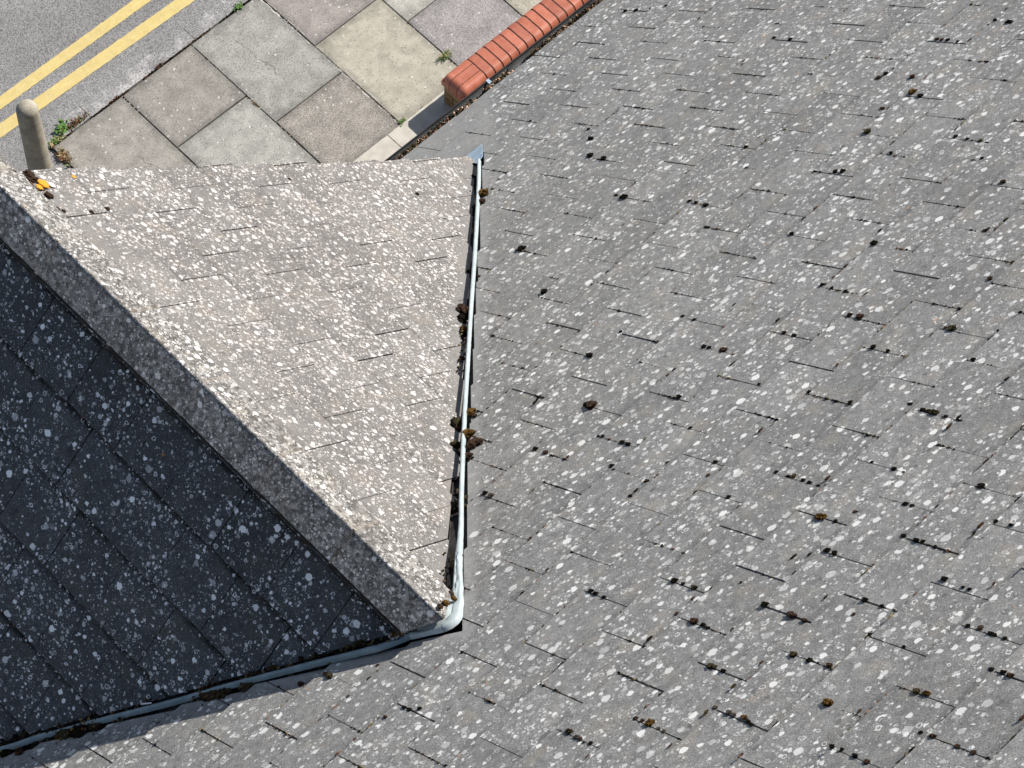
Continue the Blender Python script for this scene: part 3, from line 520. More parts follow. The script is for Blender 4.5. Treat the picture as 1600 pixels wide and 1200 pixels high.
mb.box((-6.0, 2.85, 0.0), (9.2, 3.07, zt)); mb.box((-6.0, yr_, 0.0), (9.2, yr_ + 0.22, zt))
def gw(x0, x1):
    pr = [(2.84, 0.0), (2.84, zt + 0.1), (yb, zb - 0.15), (yr_ + 0.23, zt + 0.1), (yr_ + 0.23, 0.0)]
    mb.prism(pr, x0, x1, lambda x, a, b: (x, a, b))
gw(-5.99, -5.77); gw(8.97, 9.19)
part(mb.build('wall', MT['brick'], recalc=True))
# gutter ---------------------------------------------------------------
GX0, GX1 = -6.1, 9.3; gy, gz, gr = 3.298, G - 3.475, 0.052
mb = MB(); prof = []
for i in range(13):
    a = math.pi * i / 12; prof.append((gy + gr * math.cos(a), gz - gr * math.sin(a)))
for i in range(12, -1, -1):
    a = math.pi * i / 12; prof.append((gy + (gr - 0.0035) * math.cos(a), gz - (gr - 0.0035) * math.sin(a)))
mb.prism(prof, GX0, GX1, lambda x, a, b: (x, a, b))
gut = part(mb.build('gutter', MT['gutter'], recalc=True))
mb = MB(); mb.box((GX0, gy + gr - 0.0052, gz - 0.004), (GX1, gy + gr + 0.0025, gz + 0.0032))
rim = mb.build('rim', MT['black']); rim.parent = gut
for X in (2.86, 4.0, 1.7, 5.0):
    mb = MB(); mb.box((X - 0.010, gy - gr, gz + 0.0035), (X + 0.010, gy + gr + 0.004, gz + 0.006)); mb.box((X - 0.010, gy + gr + 0.003, gz - 0.02), (X + 0.010, gy + gr + 0.0055, gz + 0.0058))
    br = mb.build('bracket_clip', MT['lead'] if X < 3 else MT['gutter']); br.parent = gut
mb = MB(); mb.box((GX0, 3.205, G - 3.66), (GX1, 3.228, G - 3.45)); part(mb.build('fascia_board', MT['fascia']))
mb = MB(); mb.box((GX0, 3.073, G - 3.662), (GX1, 3.204, G - 3.645)); part(mb.build('soffit', MT['fascia']))

# ------------------------------------------------------------------ moss
def lump(seed, sub=3, rough=0.33, flat=0.75):
    bm = bmesh.new(); bmesh.ops.create_icosphere(bm, subdivisions=sub, radius=1.0)
    o = Vector((seed * 3.7, seed * 1.3, seed))
    for v in bm.verts:
        n = noise.noise(v.co * 1.3 + o) * 0.5 + noise.noise(v.co * 3.3 + o) * rough * 1.25 + noise.noise(v.co * 9 + o) * 0.34
        v.co *= 1 + n; v.co.z *= flat
    return bm
LUMPS = []
for s in range(5):
    bm = lump(s + 1); me = bpy.data.meshes.new('moss_cushion'); bm.to_mesh(me); bm.free(); LUMPS.append(me)
MESHES = {}
def lump_mesh(i, col):
    if (i, col) not in MESHES:
        me = LUMPS[i].copy(); me.materials.append(MT[col]); MESHES[(i, col)] = me
    return MESHES[(i, col)]
random.seed(21)
S_DIR0 = Vector((0, cp, -sp))
AX_MAIN = (Vector((1, 0, 0)), Vector((0, sp, cp))); AX_LIT = (Vector((0, 1, 0)), Vector((sq, 0, cq))); AX_DARK = (Vector((0, 1, 0)), Vector((-sq, 0, cq)))
CAM = Vector((-3.7566651, -3.3914941, 10.4381077 + G))
def settle(pos, n, off):
    v = (Vector(pos) - CAM).normalized(); return Vector(pos) + v * (off / n.dot(v))
def surf_off(s, k=0.0): return -TH * (1 - ((s / g - k) % 1.0))
def cushion(pos, r, col, ax, label, group, nm='moss_cushion', sx=1.0, sy=1.0, sz=0.9, along=None, sink=0.25):
    o = bpy.data.objects.new(nm, lump_mesh(random.randrange(5), col)); COL.objects.link(o)
    t = (along or ax[0]).normalized(); n = ax[1]; b = n.cross(t)
    if along is None:
        a = random.uniform(0, 6.28); t, b = t * math.cos(a) + b * math.sin(a), b * math.cos(a) - t * math.sin(a)
    m = Matrix((t, b, n)).transposed().to_4x4(); m = m @ Matrix.Diagonal((r * sx, r * sy, r * sz, 1))
    o.matrix_world = Matrix.Translation(Vector(pos) + n * r * sz * (0.30 - sink)) @ m
    tag(o, label, 'moss', group); return o
CN = {'k': 'black', 'r': 'rust-brown', 'g': 'golden-brown', 'o': 'olive-brown', 'p': 'pinkish grey'}
special = {}
for x, s, r, c in MOSS_MAIN:
    invalley = s > 0 and abs(x - (-0.60 + (s + 0.12) * 0.6923)) < 0.085 and c != 'k'
    if r >= 0.0205 and not invalley: sz_ = 'large round'
    elif r >= 0.0125: sz_ = 'mid-sized'
    else: sz_ = 'small'
    if invalley:
        lab = f'{CN[c]} moss cushion on the street-slope side of the right-hand valley roll'; gr = 'moss cushions along the right-hand valley, street side'
    else:
        lab = f'{sz_} {CN[c]} moss cushion at a tile joint of the large street-facing roof slope'; gr = f'{sz_} {CN[c]} moss cushions on the large roof slope'
    cushion(settle(F_main(x, s), AX_MAIN[1], surf_off(s) + r * 0.25), r * (1.1 if invalley else 1.0 if r > 0.016 else 0.95), c, AX_MAIN, lab, gr, sx=random.uniform(0.9, 1.6), sy=random.uniform(0.65, 0.95), sz=random.uniform(0.5, 0.8), along=S_DIR0)
for y, s, r, c in MOSS_LIT:
    if s < 0.45 and y > 2.2: lab = f'{CN[c]} moss cushion in the cluster by the orange lichen at the gable corner'; gr = 'moss cluster by the orange lichen'
    elif y < 0.32 and s < 0.6: lab = f'{CN[c]} moss clump between the ridge end and the blue-grey roll'; gr = 'moss at the ridge end'
    elif abs(s - (0.29 + (y - 0.134) * 1.452)) < 0.16: lab = f'{CN[c]} moss cushion on the sunlit gable side of the right-hand valley roll'; gr = 'moss cushions along the right-hand valley, gable side'
    else: lab = f'small {CN[c]} moss cushion on the sunlit gable slope away from the valley'; gr = 'moss cushions on the sunlit gable slope'
    pos = F_lit(y, s, 0.0) if s > 0.17 else (xr + s * cq + 0.02, y, zr + 0.0905 - s * 0.72)
    if s > 0.17: pos = settle(pos, AX_LIT[1], surf_off(s, 1.82585 % 1) + r * 0.25)
    cushion(pos, r * 1.05, c, AX_LIT, lab, gr, sz=0.75)
for x, s, r, c in SLIV:
    r = r * 0.00135
    cushion(settle(F_main(x, s), AX_MAIN[1], -TH * 0.6 + r * 0.2), r, c, AX_MAIN, f'{CN[c]} sliver of moss standing in a tail joint of the large roof slope', f'{CN[c]} moss slivers in the tail joints', 'moss_sliver', 0.85, 0.22, 0.40, Vector((1, random.uniform(-0.15, 0.1), 0)), 0.2)
for y, s, r, c in SPOTS_LIT:
    bm = bmesh.new(); bmesh.ops.create_circle(bm, cap_ends=True, segments=26, radius=1.0)
    sd = random.random() * 50
    for v in bm.verts:
        k = 1 + 0.35 * noise.noise(v.co * 1.6 + Vector((sd, 0, 0))) + 0.2 * noise.noise(v.co * 4 + Vector((sd, 0, 0))); v.co.x *= k; v.co.y *= k
    ext = bmesh.ops.extrude_face_region(bm, geom=bm.faces[:])
    for v in [e for e in ext['geom'] if isinstance(e, bmesh.types.BMVert)]: v.co.z += 0.18; v.co.x *= 0.93; v.co.y *= 0.93
    bmesh.ops.recalc_face_normals(bm, faces=bm.faces)
    me = bpy.data.meshes.new('lichen_patch'); bm.to_mesh(me); bm.free(); me.materials.append(MT[c])
    o = bpy.data.objects.new('lichen_patch', me); COL.objects.link(o)
    t, n = AX_LIT; b = n.cross(t); m = Matrix((t, b, n)).transposed().to_4x4() @ Matrix.Diagonal((r, r, r * 0.9, 1))
    onridge = s < 0.17
    pos = Vector((xr + s * cq, y, zr + 0.0905 - s * cq * 1.0)) if onridge else Vector(F_lit(y, s, -0.004))
    if onridge: pos = Vector((xr + s * cq + 0.015, y, zr + 0.0905 - (s * cq + 0.015)))
    o.matrix_world = Matrix.Translation(pos) @ m
    nmc = {'O': 'orange', 'Y': 'yellow', 'P': 'peach', 'W': 'white'}[c]
    tag(o, f'bright {nmc} lichen patch on the sunlit gable roof near its ridge', 'lichen', f'{nmc} lichen patches near the gable ridge')
DEBP = []
for i, (x, y, z, r) in enumerate(DEB):
    far = x < -1.45; lab = 'dark brown moss clump in the shaded left-hand valley, beside the blue-grey roll'
    n_ = Vector((-0.35, 0.35, 0.87)).normalized(); t_ = Vector(vline(1, -1)) - Vector(vline(0, -1))
    o = cushion(settle((x, y, z), n_, 0.012 + r * 0.10), r * 0.92, random.choice('krkoo'), (t_.normalized(), n_), lab, 'moss clumps in the shaded left-hand valley', 'moss_clump', 1.25, 0.8, 0.42, t_, 0.30)
    DEBP.append((settle((x, y, z), n_, 0.012), r))
# crumbs of moss and dirt along the joints: countless, one object
bm = bmesh.new(); crumbs = [[], [], [], [], []]
def add_crumb(mb, c, r, ax, el=1.0, mi=0, along=None):
    n = ax[1]; t = (along or ax[0]).normalized(); b = n.cross(t); k = 6; o = random.random() * 6
    ring = []
    for i in range(k):
        a = o + i * 6.283 / k; rr = r * random.uniform(0.65, 1.25)
        ring.append(Vector(c) + t * (math.cos(a) * rr * el) + b * (math.sin(a) * rr) + n * (-0.001))
    mid = [Vector(c) + (P - Vector(c)) * random.uniform(0.55, 0.85) + n * r * random.uniform(0.45, 0.8) for P in ring]
    top = Vector(c) + n * r * random.uniform(0.8, 1.15)
    for i in range(k):
        j = (i + 1) % k; mb.face([ring[i], ring[j], mid[j], mid[i]], None, 0.5, mi); mb.face([mid[i], mid[j], top], None, 0.5, mi)
mb = MB(); random.seed(77)
S_dir = Vector((0, cp, -sp)); SL_dir = Vector((cq, 0, -sq)); SD_dir = Vector((-cq, 0, -sq))
def inwedge(x, s, m=0.0):
    return s / g < 13.0 and x < RA[0] + (s - RA[1]) * (RB[0] - RA[0]) / (RB[1] - RA[1]) + m and x > LA[0] + (s - LA[1]) * (LB[0] - LA[0]) / (LB[1] - LA[1]) - m
for (x, c, gp) in JOINTS:
    if x < -3.2 or x > 6 or c < -13: continue
    mood = random.random(); n = 0 if mood < 0.14 else random.randrange(2, 9) if mood < 0.50 else random.randrange(8, 24)
    ctr = random.random()
    for i in range(n):
        t = min(1, max(0.0, random.gauss(ctr, 0.22) if mood > 0.5 else random.random()))
        s = (c - 1 + 0.12 + t * 0.86) * g
        if inwedge(x, s, 0.03): continue
        r = random.uniform(0.0018, 0.0042) if random.random() < 0.74 else random.uniform(0.004, 0.0078)
        off = -TH * (c * g - s) / g
        add_crumb(mb, F_main(x + random.gauss(0, 0.0014), s, off), r, AX_MAIN, random.uniform(1, 1.9), random.choice((0, 0, 0, 0, 1, 3)), S_dir)
    if mood > 0.35:
        for i in range(random.randrange(8, 26)):
            t = min(1, max(0, random.gauss(ctr, 0.3))); s = (c - 1 + 0.12 + t * 0.86) * g
            if inwedge(x, s, 0.03): continue
            add_crumb(mb, F_main(x + random.gauss(0, 0.0022), s, -TH * (c * g - s) / g), random.uniform(0.0012, 0.0030), AX_MAIN, random.uniform(1, 2.4), random.choice((0, 0, 0, 1, 3)), S_dir)
    # specks along the tails
    if random.random() < 0.62:
        for i in range(random.randrange(1, 7)):
            xx = x + W + random.gauss(0.0, 0.06) if random.random() < 0.3 else x + random.uniform(0.0, 2 * W); s = c * g + random.uniform(0.004, 0.012)
            if inwedge(xx, s, 0.03): continue
            add_crumb(mb, F_main(xx, s, -TH * 0.9 + 0.012), random.uniform(0.003, 0.0075), AX_MAIN, random.uniform(1.2, 3.0), random.choice((0, 0, 1, 1, 3)), Vector((1, 0, 0)))
for (y, K, gp) in JL:
    if random.random() < 0.45: continue
    for i in range(random.randrange(1, 7)):
        s = (K + 1.82585 - 1 + random.uniform(0.15, 1.0)) * g
        if s > 0.26 + (y - 0.134) * 1.452 or s < 0.2: continue
        add_crumb(mb, F_lit(y + random.gauss(0, 0.001), s, -TH * ((K + 1.82585) * g - s) / g), random.uniform(0.0014, 0.0035), AX_LIT, random.uniform(1, 2), random.choice((0, 1, 1)), SL_dir)
for (y, K, gp) in JD:
    for i in range(random.randrange(0, 5)):
        s = (K + 2.51066 - 1 + random.uniform(0.1, 1.0)) * g
        if s > 0.12 + (y - 0.07) * 1.452 or s < 0.2: continue
        add_crumb(mb, F_dark(y + random.gauss(0, 0.001), s, -TH * ((K + 2.51066) * g - s) / g), random.uniform(0.0016, 0.004), AX_DARK, random.uniform(1, 2), 0, SD_dir)
    for i in range(85):
        s = (K + 2.51066) * g + random.uniform(0.0, 0.006); yy = y - random.uniform(0, 2 * W)
        if s > 0.10 + (yy - 0.07) * 1.452 or yy > YV - 0.01: continue
        if noise.noise(Vector((yy * 5, K * 3.3, 0))) < -0.22 and random.random() < 0.8: continue
        add_crumb(mb, F_dark(yy, s, -TH + 0.004), random.uniform(0.0025, 0.0055) if random.random() < 0.85 else random.uniform(0.005, 0.010), AX_DARK, random.uniform(1, 2.4), random.choice((0, 0, 0, 1)), Vector((0, 1, 0)))
tag(mb.build('moss_crumbs', [MT['k'], MT['r'], MT['g'], MT['o']]), 'crumbs of dark moss and dirt scattered along the roof tile joints', 'moss', kind='stuff')
# litter in the valleys beside the roll
mb = MB(); random.seed(3)
for side, ya, yb_, cnt in ((1, -0.02, 2.7, 420), (-1, 0.05, 2.2, 1500)):
    for i in range(cnt):
        y = random.uniform(ya, yb_)
        if noise.noise(Vector((y * 3.3, side * 5, 0))) < (-0.12 if side < 0 else 0.08): continue
        c = Vector(vline(y, side)); sgn = random.choice((-1, 1)); d = abs(random.gauss(0.022, 0.012))
        v = Vector(F_main(1, 0)) - Vector(F_main(0, 0)) if sgn > 0 else Vector((-1 * cq, 0, sq))
        if side < 0: v = Vector((-1, 0, 0)) if sgn > 0 else Vector((cq, 0, sq))
        add_crumb(mb, c + v * d + Vector((0, 0, random.uniform(-0.022, 0.012 if side < 0 else 0.0))), random.uniform(0.003, 0.009), AX_MAIN, random.uniform(1, 2), random.choice((0, 0, 1, 3, 3)))
for P_, r_ in DEBP:                        # loose bits over the clumps
    for i in range(int(26 * (r_ / 0.02) ** 1.5) + 4):
        v = Vector((random.gauss(0, 1), random.gauss(0, 1), random.gauss(0, 0.5))) * r_ * 0.6
        add_crumb(mb, P_ + v, random.uniform(0.002, 0.0055), AX_MAIN, random.uniform(1, 2), random.choice((0, 0, 1, 3, 2)))
for i in range(260):                       # pale and brown grit under the ridge end
    a = random.random(); P = Vector((xr + 0.13 - 0.22 * a, 0.0, 0)); xx = xr + 0.11 - 0.26 * a + random.gauss(0, 0.01)
    s = 0.075 - 0.02 * math.sin(a * 3.14) * 3 + random.gauss(0, 0.010)
    add_crumb(mb, F_main(xx, s, random.uniform(0.020, 0.040)), random.uniform(0.003, 0.009), AX_MAIN, 1.3, random.choice((1, 3, 4, 4, 2)))
tag(mb.build('valley_litter', [MT['k'], MT['r'], MT['g'], MT['o'], MT['grout']]), 'brown moss litter and grit lying along both roof valleys', 'litter', kind='stuff')
# gutter litter
mb = MB(); random.seed(8)
for i in range(7500):
    x = random.uniform(1.9, 4.3)
    dn = noise.noise(Vector((x * 2.6, 0, 0))) + 0.35 * noise.noise(Vector((x * 9, 3, 0)))
    if 2.70 < x < 2.80 or 2.99 < x < 3.15 or 2.63 < x < 2.655: continue
    y = 3.282 + abs(random.gauss(0, 0.018 + 0.008 * max(0, dn + 0.3)))
    if y > 3.325: continue
    zc = G - 3.472 + random.uniform(-0.03, 0.022) * (1 - (y - 3.27) / 0.07)
    t = Vector((random.gauss(0, 1), random.gauss(0, 1), random.gauss(0, 1))).normalized(); n = t.orthogonal().normalized()
    add_crumb(mb, (x, y, zc), random.uniform(0.0025, 0.0062), (t, n), random.uniform(1.2, 2.6), random.choice((0, 0, 1, 1, 2, 3, 3)))
for xx in (2.70, 2.72, 2.97, 3.0, 2.66, 2.95):
    for i in range(18): add_crumb(mb, (xx + random.gauss(0, 0.012), 3.284 + random.random() * 0.012, G - 3.462), random.uniform(0.004, 0.009), (Vector((1, 0, 0)), Vector((0, 0, 1))), 1.3, 3 if i % 3 else 2)
tag(mb.build('gutter_litter', [MT['k'], MT['r'], MT['P'], MT['o']]), 'dead brown moss and leaf litter lying in the grey gutter', 'litter', kind='stuff')
# small white flakes
mb = MB(); mb.face([(-1.545, 0.80, 5.325), (-1.515, 0.765, 5.35), (-1.511, 0.768, 5.352), (-1.541, 0.805, 5.327)])
tag(mb.build('white_strip', MT['sliver']), 'thin white strip caught on the shaded left-hand valley roll', 'debris')

# ------------------------------------------------------------------ ground
def speckle_mat(nm, dark, light, scale, lo=0.3, hi=0.7, rough=0.9, chips=None, stain=0.25):
    M = NM(nm); P = M.n('ShaderNodeTexCoord').outputs['Object']
    a = M.noise(P, scale, 2, 0.8); big = M.noise(P, 1.7, 4, 0.6); d, cc = M.vor(P, scale * 1.3); r = M.sep(cc)
    c = M.mix(M.mapr(a, lo, hi), dark, light)
    c = M.mix(M.math('MULTIPLY', M.math('MULTIPLY', M.math('LESS_THAN', r[0], 0.22), M.mapr(d, 0.1, 0.35, 1, 0)), 0.6), c, tuple(min(1, v * 1.7) for v in light))
    c = M.mix(M.math('MULTIPLY', M.math('MULTIPLY', M.math('GREATER_THAN', r[0], 0.86), M.mapr(d, 0.1, 0.35, 1, 0)), 0.6), c, tuple(v * 0.35 for v in dark))
    c = M.scale_col(c, M.math('MULTIPLY_ADD', M.mapr(big, 0.3, 0.7), stain, 1 - stain / 2))
    M.base(c); M.b.inputs['Roughness'].default_value = rough; M.bump(a, 0.6, 0.004)
    return M, c
M, _ = speckle_mat('asphalt', (0.085, 0.084, 0.084), (0.335, 0.33, 0.325), 115, 0.27, 0.73); MT['asphalt'] = M.m
# pavement slabs: per-slab colour as an attribute of the slab itself
M = NM('slab'); P = M.n('ShaderNodeTexCoord').outputs['Object']; ca = M.n('ShaderNodeAttribute'); ca.attribute_name = 'slab_col'; tg_ = M.attr('tint')[2]
a = M.noise(P, 95, 3, 0.8); mid = M.noise(P, 9, 5, 0.65)
sp_ = M.mapr(a, 0.38, 0.62)
k = M.math('MULTIPLY_ADD', sp_, M.math('MULTIPLY', tg_, 0.75), M.math('SUBTRACT', 1.0, M.math('MULTIPLY', tg_, 0.42)))
k = M.math('MULTIPLY', k, M.math('MULTIPLY_ADD', M.mapr(mid, 0.3, 0.7), 0.34, 0.83))
c = M.scale_col(ca.outputs[0], k)
Pn = M.vm('ADD', P, M.vm('SCALE', M.vm('SUBTRACT', M.noise(P, 90, 2, col=True), (0.5, 0.5, 0.5)), sc_=0.006))
d, cc = M.vor(Pn, 16); r = M.sep(cc)
cl = M.mapr(M.noise(P, 2.4, 2), 0.42, 0.66, 0.02, 0.75)
mk = M.math('MULTIPLY', M.math('LESS_THAN', r[0], cl), M.mapr(M.math('SUBTRACT', M.math('MULTIPLY_ADD', r[1], 0.10, 0.05), d), 0, 0.04))
c = M.mix(M.math('MULTIPLY', mk, 0.7), c, (0.62, 0.61, 0.58))
d, cc = M.vor(Pn, 62); r = M.sep(cc)
mk = M.math('MULTIPLY', M.math('LESS_THAN', r[0], M.math('MULTIPLY', tg_, 0.5)), M.mapr(d, 0.14, 0.34, 1, 0))
c = M.mix(M.math('MULTIPLY', mk, 0.65), c, (0.07, 0.065, 0.06))
# grime creeping in from the joints, old stains
uvn = M.n('ShaderNodeUVMap').outputs[0]; su = M.n('ShaderNodeSeparateXYZ'); M.put(su.inputs[0], uvn)
eu = M.math('MINIMUM', M.math('MINIMUM', su.outputs[0], M.math('SUBTRACT', 1.0, su.outputs[0])), M.math('MINIMUM', su.outputs[1], M.math('SUBTRACT', 1.0, su.outputs[1])))
gr_ = M.mapr(M.math('ADD', eu, M.math('MULTIPLY', M.math('SUBTRACT', M.noise(P, 14, 4, 0.7), 0.5), 0.22)), 0.0, 0.10, 1.0, 0.0)
c = M.scale_col(c, M.math('SUBTRACT', 1.0, M.math('MULTIPLY', gr_, 0.26)))
st_ = M.mapr(M.noise(P, 3.1, 5, 0.75), 0.56, 0.66); c = M.scale_col(c, M.math('SUBTRACT', 1.0, M.math('MULTIPLY', st_, 0.13)))
cr_ = M.n('ShaderNodeTexVoronoi', voronoi_dimensions='2D', feature='DISTANCE_TO_EDGE'); M.put(cr_.inputs['Vector'], M.vm('ADD', P, M.vm('SCALE', M.noise(P, 9, 4, col=True), sc_=0.12))); cr_.inputs['Scale'].default_value = 0.9
ck = M.math('MULTIPLY', M.mapr(cr_.outputs[0], 0.0, 0.004, 1.0, 0.0), M.mapr(M.noise(P, 1.3, 2), 0.52, 0.60)); c = M.scale_col(c, M.math('SUBTRACT', 1.0, M.math('MULTIPLY', ck, 0.55)))
M.base(c); M.bump(a, 0.5, 0.003); MT['slab'] = M.m
mb = MB(); mb.face([(-60, -60, -0.03), (60, -60, -0.03), (60, 60, -0.03), (-60, 60, -0.03)])
tag(mb.build('ground', MT['asphalt']), kind='structure')
mb = MB(); mb.face([(-60, 6.335, -0.004), (60, 6.335, -0.004), (60, 13.5, -0.004), (-60, 13.5, -0.004)]); mb.face([(-60, 4.0, -0.004), (1.62, 4.0, -0.004), (1.62, 6.335, -0.004), (-60, 6.335, -0.004)])
tag(mb.build('road', MT['asphalt']), kind='structure')
# flush kerb stones
M, c0 = speckle_mat('kerb_stone', (0.09, 0.089, 0.088), (0.33, 0.325, 0.32), 95); P = M.n('ShaderNodeTexCoord').outputs['Object']
pat = M.math('MULTIPLY', M.mapr(M.noise(P, 3.5, 4, 0.7), 0.46, 0.60), M.mapr(M.noise(P, 60, 3, 0.7), 0.35, 0.6))
M.base(M.mix(M.math('MULTIPLY', pat, 0.8), c0, (0.52, 0.51, 0.50))); MT['kerb'] = M.m
mb = MB()
xx = 1.62
for i in range(14):
    x1 = 1.985 if i == 0 else xx + 0.915
    mb.box((xx + 0.002, 6.212, -0.02), (x1 - 0.002, 6.332, 0.0), tint=random.random()); xx = x1
tag(mb.build('kerb', MT['kerb']), kind='structure')
# pavement
slabs = []
def S(x0, x1, y0, y1, col, sp_k): slabs.append((x0, x1, y0, y1, col, sp_k))
c_brown = (0.268, 0.252, 0.226); c_grn = (0.305, 0.300, 0.275); c_beige = (0.385, 0.362, 0.298); c_pur = (0.270, 0.255, 0.240); c_brn2 = (0.290, 0.268, 0.240)
S(1.64, 2.242, 5.33, 6.20, (0.285, 0.268, 0.242), 0.36); S(1.64, 2.242, 4.76, 5.33, c_grn, 0.4)
S(2.242, 2.85, 5.637, 6.20, c_brown, 0.45); S(2.242, 2.85, 4.76, 5.637, (0.335, 0.330, 0.302), 0.4)
S(2.85, 3.448, 5.342, 6.20, c_grn, 0.5); S(2.85, 3.448, 4.76, 5.342, c_brn2, 0.75)
S(3.448, 4.04, 5.622, 6.20, (0.29, 0.262, 0.245), 0.4); S(3.448, 4.04, 4.76, 5.622, c_beige, 0.22)
S(4.04, 4.645, 5.342, 6.20, (0.40, 0.385, 0.345), 0.3); S(4.04, 4.645, 4.76, 5.342, (0.30, 0.28, 0.275), 0.6)
rc = [c_beige, c_brown, c_grn, c_pur]
for i in range(14):
    x0 = 4.645 + i * 0.603; sp0 = 5.63 if i % 2 == 0 else 5.34
    S(x0, x0 + 0.603, sp0, 6.20, rc[(i * 3 + 1) % 4], 0.4); S(x0, x0 + 0.603, 4.76, sp0, rc[(i + 0) % 4], 0.4)
mb = MB(); cols = []
random.seed(31)
for (x0, x1, y0, y1, col, kk) in slabs:
    j = lambda: random.gauss(0, 0.0015); gpw = 0.0038; zt_ = random.gauss(0.0, 0.001)
    n0 = len(mb.f); c = [(x0 + gpw + j(), y0 + gpw + j()), (x1 - gpw + j(), y0 + gpw + j()), (x1 - gpw + j(), y1 - gpw + j()), (x0 + gpw + j(), y1 - gpw + j())]
    cxm = sum(a_[0] for a_ in c) / 4; cym = sum(a_[1] for a_ in c) / 4
    def ringz(inset, z):
        out = []
        for (a_, b_) in c: out.append((a_ + (cxm - a_) * inset, b_ + (cym - b_) * inset * 0.8, z))
        return out
    r0, r1, r2 = ringz(0, -0.028), ringz(0, zt_ - 0.003), ringz(0.012, zt_)
    for A_, B_ in ((r0, r1), (r1, r2)):
        for i in range(4): mb.face([A_[i], A_[(i + 1) % 4], B_[(i + 1) % 4], B_[i]], [(0, 0)] * 4, kk)
    mb.face(r2, [(0, 0), (1, 0), (1, 1), (0, 1)], kk); cols += [col] * (len(mb.f) - n0)
pv = mb.build('pavement', MT['slab'])
at = pv.data.attributes.new('slab_col', 'FLOAT_COLOR', 'FACE'); at.data.foreach_set('color', [v for c in cols for v in (*c, 1.0)])
tag(pv, kind='structure')
MT['bed'] = simple_mat('joint_sand', (0.035, 0.03, 0.025), (0.15, 0.14, 0.12), 6, 1.0, 0.6, 150)
mb = MB(); mb.face([(1.63, 4.3, -0.012), (13.2, 4.3, -0.012), (13.2, 6.21, -0.012), (1.63, 6.21, -0.012)])
tag(mb.build('pavement_bed', MT['bed']), kind='structure')
# pale mortar smear in the wide joint
MT['pale'] = simple_mat('pale_mortar', (0.36, 0.35, 0.32), (0.55, 0.53, 0.49), 25, 1.0, 0.8, 150)
mb = MB(); random.seed(4)
def smear(x, ya, yb2, wd):
    y = ya
    while y < yb2:
        L = random.uniform(0.015, 0.05)
        if random.random() < 0.75:
            w0 = random.uniform(0.3, 1) * wd; xo = x + random.gauss(0, 0.002)
            mb.box((xo - w0, y, -0.01), (xo + w0 * 0.6, y + L, random.uniform(-0.001, 0.0015)))
        y += L
smear(3.440, 4.80, 6.18, 0.006); smear(3.463, 5.0, 6.1, 0.003); smear(3.44, 5.6, 6.15, 0.010); 
tag(mb.build('joint_mortar', MT['pale']), kind='structure')
# yellow lines
M = NM('road_paint'); P = M.n('ShaderNodeTexCoord').outputs['Object']
a = M.noise(P, 150, 2, 0.8); b_ = M.noise(P, 22, 4, 0.7)
c = M.mix(M.mapr(b_, 0.3, 0.7), (0.55, 0.43, 0.165), (0.62, 0.50, 0.22))
wear = M.math('MULTIPLY', M.mapr(a, 0.52, 0.64), M.mapr(M.noise(P, 8, 3), 0.40, 0.62))
c = M.mix(M.math('MULTIPLY', wear, 0.75), c, (0.30, 0.26, 0.17)); c = M.scale_col(c, M.math('MULTIPLY_ADD', a, 0.35, 0.82))
M.base(c); M.b.inputs['Roughness'].default_value = 0.75; M.bump(a, 0.4, 0.003); MT['yellow'] = M.m
for nm_, ya, yb2, sk in (('yellow_line', 6.668, 6.752, -0.006), ('yellow_line', 6.492, 6.584, -0.022)):
    mb = MB(); prev = None; x = -12.0
    while x < 14:
        fx = lambda y, s_: y + sk * (x - 1.5) + 0.0035 * noise.noise(Vector((x * 30, s_, 0))) + 0.003 * noise.noise(Vector((x * 90, s_, 0)))
        cur = ((x, fx(ya, 1.0), 0.0), (x, fx(yb2, 9.0), 0.0))
        if prev: mb.face([prev[0], cur[0], cur[1], prev[1]])
        prev = cur; x += 0.02 if 0.5 < x < 4.5 else 0.5
    tag(mb.build(nm_, MT['yellow']), kind='structure')
# far side
mb = MB(); mb.box((-60, 13.5, -0.03), (60, 13.63, 0.1)); mb.box((-60, 13.64, -0.03), (60, 16, 0.095)); tag(mb.build('far_pavement', MT['kerb']), kind='structure')

# concrete edging strip in front of the house
MT['conc'] = simple_mat('pale_concrete', (0.42, 0.395, 0.345), (0.52, 0.49, 0.43), 12, 0.9, 0.3, 260, 0.002, finegain=0.22)
def strip(x0, x1):
    mb = MB(); mb.box((x0, 4.44, -0.03), (x1, 4.756, 0.012)); o = mb.build('edging_slab', MT['conc'])
    md = o.modifiers.new('b', 'BEVEL'); md.width = 0.003; md.segments = 2; return o
es = empty('edging_strip', (3.3, 4.6, 0)); tag(es, 'pale concrete edging strip between the pavement and the gutter', 'edging')
for x0, x1 in ((0.51, 1.512), (1.517, 2.41), (2.415, 3.318), (3.324, 4.6)):
    o = strip(x0, x1); o.parent = es; o.matrix_parent_inverse = Matrix.Translation((-3.3, -4.6, 0))
